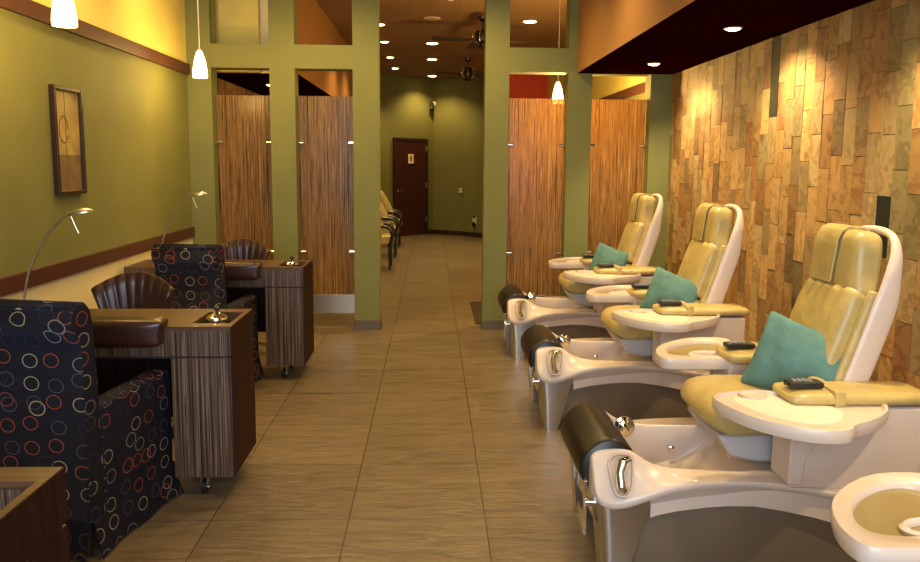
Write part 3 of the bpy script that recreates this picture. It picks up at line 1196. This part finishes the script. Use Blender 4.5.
    w.pad(bk(1.205, 0.035), (0.12, 0.32, 0.27), 0.040, mat=RH, n=12, puff=(0.008, 0, 0), fn=headfn)
    w.build('headrest', 'cream_leather', t, sub=1)
    # draped headrest cover, over the far two thirds
    w = MB()
    cov = []
    path = [(1.115, -0.046), (1.16, -0.048), (1.25, -0.048), (1.30, -0.046), (1.330, -0.032), (1.347, 0.000), (1.349, 0.06), (1.335, 0.098), (1.28, 0.108)]
    for z, d in path:
        v0, v1 = -0.035, 0.135
        a, b_ = hk(z, d, v0), hk(z, d, v1)
        cov.append((a, b_))
    outer = [a for a, _ in cov]
    outer2 = [b_ for _, b_ in cov]

    def off(lst, c):
        return [p + (Vector(c) - p).normalized() * 0.012 for p in lst]
    cen = hk(1.22, 0.035, 0)
    ring1 = outer + [Vector((p.x, outer[0].y, p.z)) for p in reversed([q + (Vector((cen.x, q.y, cen.z)) - q).normalized() * 0.012 for q in outer])]
    ring2 = [Vector((p.x, outer2[0].y, p.z)) for p in ring1]
    ringm = [Vector((p.x, (outer[0].y + outer2[0].y) / 2, p.z)) for p in ring1]
    w.rings([ring1, ringm, ring2])
    w.build('headrest_cover', 'cream_leather', t, angle=60, bevel=0.003)
    # moulded shell rim running round the back, open loop behind the head
    path = []
    for z, v, d in ((0.50, -0.222, 0.115), (0.70, -0.226, 0.115), (0.90, -0.228, 0.115), (1.10, -0.226, 0.112), (1.20, -0.212, 0.105), (1.28, -0.180, 0.105), (1.335, -0.130, 0.100), (1.355, -0.05, 0.098)):
        path.append(bk(z, d, v))
    full = path + [Vector((p.x, -p.y, p.z)) for p in reversed(path)]
    cp = catmull(full, 4)
    w = MB()
    rs = []
    seg = 12
    for i, p in enumerate(cp):
        tt = (cp[min(i + 1, len(cp) - 1)] - cp[max(i - 1, 0)]).normalized()
        dd = R @ Vector((1, 0, 0))           # depth direction
        nn = tt.cross(dd).normalized()
        low = max(0, min(1, (1.30 - p.z) / 0.25))
        wd = 0.018 + 0.034 * low
        rs.append([p + dd * wd * math.cos(2 * PI * k / seg) + nn * 0.017 * math.sin(2 * PI * k / seg) for k in range(seg)])
    w.rings(rs)
    w.build('back_shell', 'plastic', t, sub=1)
    w = MB()
    w.pad(bk(0.84, 0.155), (0.035, 0.40, 0.62), 0.015, mat=R, n=6)
    w.build('back_plate', 'plastic', t, sub=1)
    # ---- arm supports and pads
    for s in (-1, 1):
        w = MB()
        pr = [(1.345, 0.385), (1.345, 0.691), (1.85, 0.691), (1.85, 0.36)]
        w.rings([[(x, s * v, z) for x, z in pr] for v in ((0.245, 0.395) if s < 0 else (0.225, 0.36))])
        w.build('arm_support', 'plastic', t, bevel=0.014, seg=3)
    for s in (-1, 1):
        w = MB()
        w.pad((1.60, -0.315 if s < 0 else 0.275, 0.722), (0.53, 0.195, 0.045), 0.022, n=12, puff=(0.012, 0.008, 0.006))
        pd_ = w.build('arm_pad', 'cream_leather', t, sub=1)
        w = MB()
        w.pad((1.505, -0.315 if s < 0 else 0.275, 0.728), (0.042, 0.212, 0.062), 0.008, n=6)
        w.build('strap', 'cream_leather', pd_)
    # ---- near fan-shaped tray
    fan_o = [(1.055, -0.36), (1.065, -0.31), (1.115, -0.262), (1.25, -0.232), (1.335, -0.25), (1.38, -0.32), (1.44, -0.36), (1.54, -0.385), (1.685, -0.388), (1.68, -0.44), (1.62, -0.52), (1.54, -0.585), (1.435, -0.64), (1.405, -0.685), (1.33, -0.700), (1.25, -0.68), (1.16, -0.61), (1.09, -0.50)]
    po = smooth_closed(fan_o, 1)
    cx, cy = 1.33, -0.46

    def sc(lst, k):
        return [Vector((cx + (p.x - cx) * k, cy + (p.y - cy) * k)) for p in lst]
    w = MB()
    w.rings([[(p.x, p.y, z) for p in sc(po, k)] for k, z in ((0.93, 0.664), (0.985, 0.668), (1.0, 0.684), (1.0, 0.700), (0.985, 0.713), (0.950, 0.7145), (0.925, 0.703), (0.5, 0.703))])
    tr = w.build('tray', 'plastic', t, angle=50)
    ins = smooth_closed([(1.14, -0.30), (1.20, -0.315), (1.27, -0.32), (1.32, -0.29), (1.38, -0.37), (1.47, -0.41), (1.48, -0.50), (1.40, -0.595), (1.30, -0.60), (1.20, -0.53), (1.135, -0.40)], 1)
    w = MB()
    w.rings([[(p.x, p.y, 0.7020) for p in ins], [(p.x, p.y, 0.7055) for p in ins]])
    w.build('tray_insert', 'plastic_insert', tr)
    w = MB()
    w.lathe([(0.052, 0.706), (0.053, 0.712), (0.047, 0.713), (0.044, 0.708), (0.001, 0.7088)], (1.235, -0.285, 0), seg=24)
    w.build('cup_ring', 'plastic', tr)
    w = MB()
    w.rings([[(1.335, -v, 0.668), (1.62, -v, 0.668), (1.62, -v, 0.60), (1.50, -v, 0.59), (1.44, -v, 0.56), (1.40, -v, 0.50), (1.39, -v, 0.40), (1.335, -v, 0.40)] for v in (0.25, 0.405)])
    w.build('tray_arm', 'plastic', t, bevel=0.010)
    # ---- far bowl tray
    bo = smooth_closed([(1.075, 0.235), (1.050, 0.250), (1.040, 0.30), (1.048, 0.37), (1.09, 0.475), (1.17, 0.565), (1.29, 0.65), (1.40, 0.67), (1.50, 0.65), (1.50, 0.55), (1.50, 0.40), (1.50, 0.235), (1.35, 0.235), (1.18, 0.235)], 1)
    bi = smooth_closed([(1.11, 0.31), (1.105, 0.38), (1.14, 0.455), (1.21, 0.53), (1.30, 0.585), (1.37, 0.595), (1.405, 0.57), (1.405, 0.50), (1.405, 0.40), (1.40, 0.315), (1.32, 0.295), (1.19, 0.295)], 2)
    bo, bi = resample(bo, 64), resample(bi, 64)
    bcx, bcy = 1.28, 0.43

    def s2(lst, k):
        return [Vector((bcx + (p.x - bcx) * k, bcy + (p.y - bcy) * k)) for p in lst]
    w = MB()
    w.rings([[(p.x, p.y, z) for p in l_] for l_, z in ((s2(bo, 0.90), 0.655), (s2(bo, 0.975), 0.662), (bo, 0.682), (bo, 0.700), (s2(bo, 0.985), 0.711), (s2(bi, 1.05), 0.712), (bi, 0.704), (s2(bi, 0.985), 0.690))])
    bt = w.build('bowl_tray', 'plastic', t, angle=50)
    w = MB()
    w.rings([[(p.x, p.y, z) for p in l_] for l_, z in ((s2(bi, 0.99), 0.695), (s2(bi, 0.95), 0.6925), (s2(bi, 0.5), 0.6915))])
    w.build('bowl', 'plastic_tan', bt, angle=60)
    w = MB()
    rg = []
    for r, z in ((0.048, 0.690), (0.052, 0.705), (0.046, 0.712), (0.038, 0.706), (0.036, 0.693)):
        rg.append([(1.285 + 1.7 * r * math.cos(a), 0.340 + r * math.sin(a), z) for a in [2 * PI * k / 28 for k in range(28)]])
    w.rings(rg)
    w.build('finger_cup', 'plastic', bt, angle=60)
    w = MB()
    w.rings([[(x, v, z) for x, z in ((1.32, 0.66), (1.48, 0.66), (1.46, 0.42), (1.36, 0.42))] for v in (0.36, 0.42)])
    w.build('tray_arm', 'plastic', t, bevel=0.008)
    return t


PY = [1.36, 3.045, 4.695, 6.335]
PL = ['pedicure chair cut off at the lower right corner, only its bowl tray in view',
      'nearest full pedicure chair with cream leather back and blush tub',
      'middle pedicure chair, between the nearest one and the one by the partition',
      'farthest pedicure chair, standing right before the partition posts']
pedi = make_pedi()
PX = [-0.05, 0.0, 0.01, 0.0]
roots = []
for k in range(4):
    if k == 0:
        r = pedi
        r.location = (PX[0], PY[0], 0)
        r['label'] = PL[0]
    else:
        r = dup(pedi, (PX[k], PY[k], 0), PL[k])
    r['group'] = 'pedicure chairs along the stone wall'
    r.scale = (1, 1, 1.022)
    roots.append(r)
    for ch in [x for x in COL.objects if x.parent == r]:
        if ch.name.split('.')[0] in ('lumbar_cushion', 'back_cushion', 'side_bolster', 'headrest', 'headrest_cover', 'back_shell', 'back_plate'):
            ch.location.x = (0.0, 0.0, 0.045, 0.065)[k]
            ch.location.z = -0.016


def make_remote():
    t = thing('remote_control', '', 'remote control')
    MB().pad((0, 0, 0.011), (0.13, 0.062, 0.024), 0.006, n=6).build('case', 'black', t)
    w = MB()
    for i in range(4):
        for j in range(2):
            w.box((-0.045 + i * 0.02, -0.014 + j * 0.018, 0.0235), (-0.032 + i * 0.02, -0.003 + j * 0.018, 0.0265))
    w.build('buttons', 'button_grey', t)
    return t


rem = make_remote()
RN = ['', 'nearest full pedicure chair', 'middle pedicure chair', 'pedicure chair by the partition']
first = True
for k in (1, 2, 3):
    for s in (-1, 1):
        lab = 'black remote control on the %s armrest of the %s' % ('near' if s < 0 else 'far', RN[k])
        loc = (PX[k] + 1.41, PY[k] + (-0.325 if s < 0 else 0.28), 0.7685)
        if first:
            rem.location = loc
            rem['label'] = lab
            rem['group'] = 'remote controls on the pedicure chair armrests'
            first = False
        else:
            dup(rem, loc, lab)


def make_throw():
    t = None
    w = MB()

    def fn(q, u):
        # pinched corners
        k = 1 - 0.09 * (1 - abs(u[0]) ** 3)
        j = 1 - 0.09 * (1 - abs(u[2]) ** 3)
        q.z *= k
        q.x *= j
        q.y *= 1 - 0.55 * (abs(u[0]) ** 3 + abs(u[2]) ** 3) * 0.5
        q.y += 0.006 * math.sin(9 * u[0] + 3 * u[2])
        return q
    w.pad((0, 0, 0), (0.41, 0.13, 0.37), 0.03, n=16, puff=(0, 0.03, 0), fn=fn)
    return w.build('throw_pillow', 'teal', None, sub=1)


tp = make_throw()
TL = ['', 'teal throw pillow on the nearest full pedicure chair seat', 'teal throw pillow on the middle pedicure chair seat', 'teal green throw pillow on the pedicure chair nearest the partition']
tag(tp, TL[1], 'pillow', 'teal throw pillows on the pedicure chairs')
for k in (1, 2, 3):
    o = tp if k == 1 else tp.copy()
    if k > 1:
        COL.objects.link(o)
        o['label'] = TL[k]
    o.location = (PX[k] + (1.515 if k == 1 else 1.50), PY[k] - 0.075, (0, 0.785, 0.772, 0.765)[k])
    o.scale = (0, 0.93, 0.82, 0.78)[k:k + 1] * 3
    o.rotation_euler = (math.radians(-18), math.radians(15), math.radians(-43))


# ------------------------------------------------------------------ manicure tables
TX0, TX1 = -2.205, -0.932


def make_table():
    """origin: floor under the front right corner; x runs 0..-1.237 leftwards, y 0..0.43"""
    t = thing('manicure_table', '', 'manicure table')
    Wd = TX0 - TX1
    D = 0.43
    hx0, hx1, hy0, hy1 = -0.195, -0.022, 0.075, 0.345
    w = MB()
    z0, z1 = 0.820, 0.840
    w.box((Wd, 0, z0), (hx0, D, z1))
    w.box((hx0, 0, z0), (0, hy0, z1))
    w.box((hx0, hy1, z0), (0, D, z1))
    w.box((hx1, hy0, z0), (0, hy1, z1))
    w.build('table_top', 'zebra_top', t)
    w = MB()
    w.box((Wd, 0.0, 0.700), (0, 0.018, 0.820))
    w.box((Wd, D - 0.018, 0.700), (0, D, 0.820))
    w.box((hx0 - 0.01, 0.018, 0.75), (hx1 + 0.012, hy1 + 0.02, 0.76))
    w.box((hx0 - 0.012, 0.018, 0.76), (hx0, D - 0.018, 0.819))
    w.box((hx0, hy1, 0.76), (hx1 + 0.01, hy1 + 0.012, 0.819))
    w.build('apron', 'zebra', t)
    w = MB()
    w.box((0.0, 0.0, 0.700), (0.004, D, 0.839))
    w.box((0.0, 0.0, 0.117), (0.004, D, 0.690))
    w.build('end_panel', 'zebra_side', t)
    MB().box((Wd + 0.01, 0.008, 0.688), (-0.006, D - 0.008, 0.702)).build('shadow_gap', 'groove', t)
    for a, b in ((-0.275, 0.0), (Wd, Wd + 0.275)):
        w = MB()
        w.box((a, 0.0, 0.115), (b, D, 0.690))
        pe = w.build('pedestal', 'zebra', t, bevel=0.001)
        for cx in ((a + b) / 2 - 0.025,):
            for cy in (0.085, D - 0.07):
                w = MB()
                w.lathe([(0.032, -0.013), (0.036, -0.008), (0.036, 0.008), (0.032, 0.013)], (cx, cy, 0.036), axis='x', seg=18)
                w.mi = 1
                w.box((cx - 0.018, cy - 0.016, 0.050), (cx - 0.013, cy + 0.012, 0.10))
                w.box((cx + 0.013, cy - 0.016, 0.050), (cx + 0.018, cy + 0.012, 0.10))
                w.box((cx - 0.02, cy - 0.02, 0.098), (cx + 0.02, cy + 0.02, 0.114))
                w.lathe([(0.008, -0.02), (0.008, 0.02)], (cx, cy, 0.032), axis='x', seg=10)
                w.build('caster', ['black', 'steel'], pe)
    MB().box((Wd + 0.275, D - 0.05, 0.28), (-0.275, D - 0.03, 0.70)).build('modesty_panel', 'zebra_side', t)
    # leather hand rest along the client's side
    w = MB()

    def fn(q, u):
        q.x += 0.02 * max(0, u[2]) * u[0] ** 3
        return q
    w.pad((-0.60, -0.012, 0.819), (0.60, 0.125, 0.128), 0.028, n=12, puff=(0, 0.01, 0.004), fn=fn)
    w.build('hand_rest', 'brown_leather', t, sub=1)
    return t


tab = make_table()
TY = [1.40, 3.44, 5.41]
TLb = ['striped wood manicure table cut off at the lower left corner', 'striped wood manicure table between the two patterned armchairs', 'striped wood manicure table nearest the partition']
for k in range(3):
    r = tab if k == 0 else dup(tab, None, None)
    r.location = (TX1 + (0.015 if k == 0 else 0), TY[k], 0)
    r['label'] = TLb[k]
    r['group'] = 'manicure tables along the left wall'


def make_jar():
    t = thing('pump_jar', '', 'jar')
    MB().lathe([(0.042, 0.0), (0.047, 0.004), (0.047, 0.062), (0.040, 0.072)], seg=28).build('glass_body', 'glass', t)
    MB().lathe([(0.050, 0.068), (0.053, 0.076), (0.050, 0.086), (0.030, 0.100), (0.014, 0.108), (0.0, 0.110)], seg=28).build('lid', 'chrome', t)
    MB().lathe([(0.006, 0.106), (0.007, 0.114), (0.014, 0.122), (0.014, 0.132), (0.004, 0.140)], seg=16).build('knob', 'black', t)
    return t


jar = make_jar()
jl = ['chrome lidded jar with a black knob, in the middle manicure table recess', 'chrome lidded jar with a black knob, on the table by the partition']
for k, (y, l_) in enumerate(((TY[1], jl[0]), (TY[2], jl[1]))):
    r = jar if k == 0 else dup(jar)
    r.location = (TX1 - 0.115, y + 0.20, 0.7605)
    r['label'] = l_
    r['group'] = 'jars in the manicure table recesses'


def make_lamp():
    t = thing('desk_lamp', '', 'desk lamp')
    w = MB()
    w.lathe([(0.055, 0.0), (0.056, 0.006), (0.052, 0.030), (0.030, 0.036), (0.012, 0.045), (0.010, 0.075)], seg=28)
    w.build('base', 'chrome', t)
    pts = catmull([(0.0, 0, 0.03), (0.012, 0, 0.12), (0.050, 0, 0.25), (0.125, 0, 0.385), (0.205, 0, 0.475), (0.240, 0, 0.497)], 5)
    MB().tube(pts, 0.006, 10).build('arm', 'brass', t)
    w = MB()
    Rl = Matrix.Rotation(math.radians(-10), 3, 'Y')
    pl = []
    for r, z in ((0.001, 0.020), (0.5, 0.017), (0.85, 0.008), (1.0, -0.002), (0.97, -0.008), (0.6, -0.004), (0.001, -0.002)):
        pl.append([Vector((0.300, 0, 0.508)) + Rl @ Vector((0.062 * r * math.cos(a), 0.036 * r * math.sin(a), z)) for a in [2 * PI * k / 24 for k in range(24)]])
    w.rings(pl)
    w.tube([(0.236, 0, 0.496), (0.255, 0, 0.50)], 0.011, 10)
    hd = w.build('head', 'brass', t, angle=60)
    MB().tube([(0.250, 0, 0.495), (0.268, 0, 0.445), (0.285, 0, 0.405)], 0.003, 8).build('handle', 'brass', hd)
    return t


lp = make_lamp()
for k, (x, y, l_) in enumerate(((-2.0, 3.70, 'slim arched metal desk lamp on the table behind the nearest armchair'), (-2.045, 5.70, 'slim arched metal desk lamp on the table near the partition'))):
    r = lp if k == 0 else dup(lp)
    r.location = (x, y, 0.8405)
    r['label'] = l_
    r['group'] = 'arched lamps on the manicure tables'


# ------------------------------------------------------------------ slipcovered armchairs
def make_armchair():
    """faces +y; origin floor centre"""
    t = thing('armchair', '', 'armchair')
    hw = 0.240
    w = MB()
    # back slab with rolled top
    prof = [(-0.285, 0.14), (-0.285, 0.88), (-0.300, 0.92), (-0.325, 0.945), (-0.338, 0.985), (-0.325, 1.030), (-0.290, 1.056), (-0.245, 1.050), (-0.215, 1.015), (-0.200, 0.95), (-0.190, 0.70), (-0.180, 0.45), (-0.180, 0.14)]
    w.rings([[(x, y, z) for y, z in prof] for x in (-hw, -hw + 0.01, hw - 0.01, hw)])
    w.uvbox()
    w.build('backrest', 'rings', t, bevel=0.014, seg=3, angle=50)
    for s in (-1, 1):
        w = MB()
        pr = [(-0.19, 0.14), (-0.19, 0.610), (-0.10, 0.622), (0.28, 0.632), (0.335, 0.620), (0.345, 0.585), (0.342, 0.14)]
        w.rings([[(s * v, y, z) for y, z in pr] for v in (hw - 0.085, hw + 0.006)])
        w.uvbox()
        w.build('arm', 'rings', t, bevel=0.022, seg=3, angle=50)
    w = MB()
    w.pad((0, 0.05, 0.40), (2 * hw - 0.18, 0.48, 0.14), 0.04, n=10, puff=(0, 0, 0.02))
    w.uvbox()
    w.build('seat_cushion', 'rings', t, sub=1)
    MB().box((-hw + 0.08, -0.19, 0.14), (hw - 0.08, 0.25, 0.34)).build('seat_frame', 'rings', t)
    # skirt panels flaring outwards, open at the corners
    w = MB()

    def skirt(a, b, nrm, z0=0.012, z1=0.165):
        a, b = Vector(a), Vector(b)
        n = Vector(nrm)
        rs = []
        K = 14
        for i in range(K + 1):
            f = i / K
            p = a.lerp(b, f)
            fl = 0.016 + 0.006 * math.sin(f * 14) + 0.018 * (abs(f - 0.5) * 2) ** 4
            rs.append([(p.x, p.y, z1), (p.x + n.x * fl * 0.4, p.y + n.y * fl * 0.4, (z0 + z1) / 2), (p.x + n.x * fl, p.y + n.y * fl, z0 + 0.004 * math.sin(f * 9)),
                       (p.x + n.x * (fl - 0.006), p.y + n.y * (fl - 0.006), z0), (p.x - n.x * 0.006, p.y - n.y * 0.006, z1)])
        w.rings(rs)
    skirt((-hw, -0.290, 0), (hw, -0.290, 0), (0, -1, 0))
    skirt((hw + 0.010, -0.275, 0), (hw + 0.010, 0.335, 0), (1, 0, 0))
    skirt((-hw - 0.010, 0.335, 0), (-hw - 0.010, -0.275, 0), (-1, 0, 0))
    skirt((hw, 0.348, 0), (-hw, 0.348, 0), (0, 1, 0))
    w.uvbox()
    w.build('skirt', 'rings', t, angle=60)
    for sx in (-1, 1):
        for sy in (-0.25, 0.23):
            w = MB()
            w.lathe([(0.016, 0.0), (0.024, 0.15)], (sx * (hw - 0.04), sy, 0), seg=12)
            w.build('leg', 'dark_base', t)
    return t


ac = make_armchair()
for k, (x, y, a, l_) in enumerate(((-1.540, 3.225, -11, 'dark armchair with ring pattern fabric, nearest the camera on the left'), (-1.545, 5.17, -8, 'dark ring patterned armchair pulled up to the table by the partition'))):
    r = ac if k == 0 else dup(ac)
    r.location = (x, y, 0)
    r.rotation_euler = (0, 0, math.radians(a))
    r.scale = (1.0 if k == 0 else 0.92, 1, 1.0 if k == 0 else 1.01)
    r['label'] = l_
    r['group'] = 'ring patterned armchairs at the manicure tables'


# ------------------------------------------------------------------ technicians' chairs
def make_tech():
    """faces -y; fan back"""
    t = thing('fan_back_chair', '', 'chair')
    w = MB()
    # fan of padded channels, widening upwards
    NU, NT = 63, 12
    grid = {}
    for side in (0, 1):
        for i in range(NU + 1):
            u = -1 + 2 * i / NU
            for j in range(NT + 1):
                f = j / NT
                ridge = abs(math.cos(u * 4.0 * PI + PI / 2)) ** 0.6
                edge = min(1, (1 - abs(u)) * 14 + 0.12) ** 0.5 * min(1, (1 - f) * 9 + 0.15) ** 0.5
                x = u * (0.085 + (0.238 - 0.085) * f)
                z = 0.485 + (0.462 - 0.090 * u * u) * f + 0.002 * ridge * f
                yc = 0.19 - 0.07 * u * u + 0.05 * f
                th_ = (0.022 + 0.009 * ridge * (0.5 + 0.5 * f)) * edge
                grid[(side, i, j)] = w.bm.verts.new((x, yc + (th_ if side else -th_), z))
    for i in range(NU):
        for j in range(NT):
            w.face([grid[(0, i, j)], grid[(0, i + 1, j)], grid[(0, i + 1, j + 1)], grid[(0, i, j + 1)]])
            w.face([grid[(1, i, j)], grid[(1, i, j + 1)], grid[(1, i + 1, j + 1)], grid[(1, i + 1, j)]])
        for j in (0, NT):
            w.face([grid[(0, i, j)], grid[(1, i, j)], grid[(1, i + 1, j)], grid[(0, i + 1, j)]])
    for j in range(NT):
        for i in (0, NU):
            w.face([grid[(0, i, j)], grid[(0, i, j + 1)], grid[(1, i, j + 1)], grid[(1, i, j)]])
    w.build('backrest', 'brown_leather', t, angle=60)
    w = MB()
    w.pad((0, -0.03, 0.48), (0.48, 0.44, 0.10), 0.045, n=10, puff=(0, 0, 0.015))
    w.build('seat', 'brown_leather', t, sub=1)
    w = MB()
    w.tube([(0, 0.10, 0.43), (0, 0.20, 0.45), (0, 0.215, 0.62), (0, 0.21, 0.70)], 0.016, 10)
    w.lathe([(0.025, 0.10), (0.025, 0.30), (0.016, 0.31), (0.016, 0.44)], seg=14)
    w.build('post', 'chrome', t)
    w = MB()
    for k in range(5):
        a = k * 2 * PI / 5 + 0.3
        w.tube([(0, 0, 0.105), (0.14 * math.cos(a), 0.14 * math.sin(a), 0.095), (0.25 * math.cos(a), 0.25 * math.sin(a), 0.07)], [0.02, 0.017, 0.012], 10)
    base = w.build('star_base', 'chrome', t)
    for k in range(5):
        a = k * 2 * PI / 5 + 0.3
        w = MB()
        w.lathe([(0.026, -0.012), (0.028, -0.008), (0.028, 0.008), (0.026, 0.012)], (0.25 * math.cos(a), 0.25 * math.sin(a), 0.028), axis='x', seg=14)
        w.box((0.25 * math.cos(a) - 0.008, 0.25 * math.sin(a) - 0.008, 0.028), (0.25 * math.cos(a) + 0.008, 0.25 * math.sin(a) + 0.008, 0.075))
        w.build('caster', 'black', base)
    return t


tc_ = make_tech()
for k, (x, y, a, l_) in enumerate(((-1.735, 4.20, 0, 'brown leather fan back chair behind the middle manicure table'), (-1.58, 6.12, 4, 'brown leather fan back chair behind the table by the partition'))):
    r = tc_ if k == 0 else dup(tc_)
    r.location = (x, y, 0)
    r.rotation_euler = (0, 0, math.radians(a))
    r['label'] = l_
    r['group'] = 'fan back chairs behind the manicure tables'


# ------------------------------------------------------------------ chairs and table beyond the partition
def make_wait():
    """faces +x; origin floor under the front leg line"""
    t = thing('side_chair', '', 'chair')
    w = MB()
    w.pad((-0.16, 0, 0.44), (0.38, 0.44, 0.15), 0.05, n=8, puff=(0.02, 0, 0.01))
    w.build('seat', 'cream_leather', t, sub=1)
    w = MB()
    Rb = Matrix.Rotation(math.radians(-28), 3, 'Y')
    w.pad((-0.28, 0, 0.82), (0.12, 0.44, 0.52), 0.04, mat=Rb, n=8, puff=(0.02, 0, 0))
    w.build('backrest', 'cream_leather', t, sub=1)
    for s in (-1, 1):
        w = MB()
        w.tube(catmull([(-0.44, s * 0.25, 0.62), (-0.25, s * 0.255, 0.66), (-0.03, s * 0.25, 0.64), (0.03, s * 0.25, 0.52), (0.0, s * 0.24, 0.38)], 4), 0.026, 10)
        w.build('arm', 'black', t)
        for x in (-0.02, -0.40):
            w = MB()
            w.tube([(x, s * 0.21, 0.40), (x + (0.01 if x > -0.1 else -0.04), s * 0.22, 0.0)], [0.022, 0.016], 10)
            w.build('leg', 'black', t)
    return t


wc = make_wait()
for k, (y, l_) in enumerate(((11.35, 'cream chair with black arms beside the corridor, nearest of the row'), (12.9, 'cream chair with black arms beside the corridor, middle of the row'), (14.45, 'cream chair with black arms beside the corridor, nearest the back door'))):
    r = wc if k == 0 else dup(wc)
    r.location = (-0.62, y, 0)
    r['label'] = l_
    r['group'] = 'cream chairs in the back room'
t = thing('side_table', 'pale table dimly seen through the right reed panel', 'table', (1.3, 9.0, 0))
MB().box((-0.32, -0.25, 0.60), (0.32, 0.25, 0.80)).build('table_top', 'white', t, bevel=0.01)
for sx in (-1, 1):
    for sy in (-1, 1):
        MB().box((sx * 0.27 - 0.045, sy * 0.20 - 0.04, 0), (sx * 0.27 + 0.045, sy * 0.20 + 0.04, 0.60)).build('leg', 'white', t)
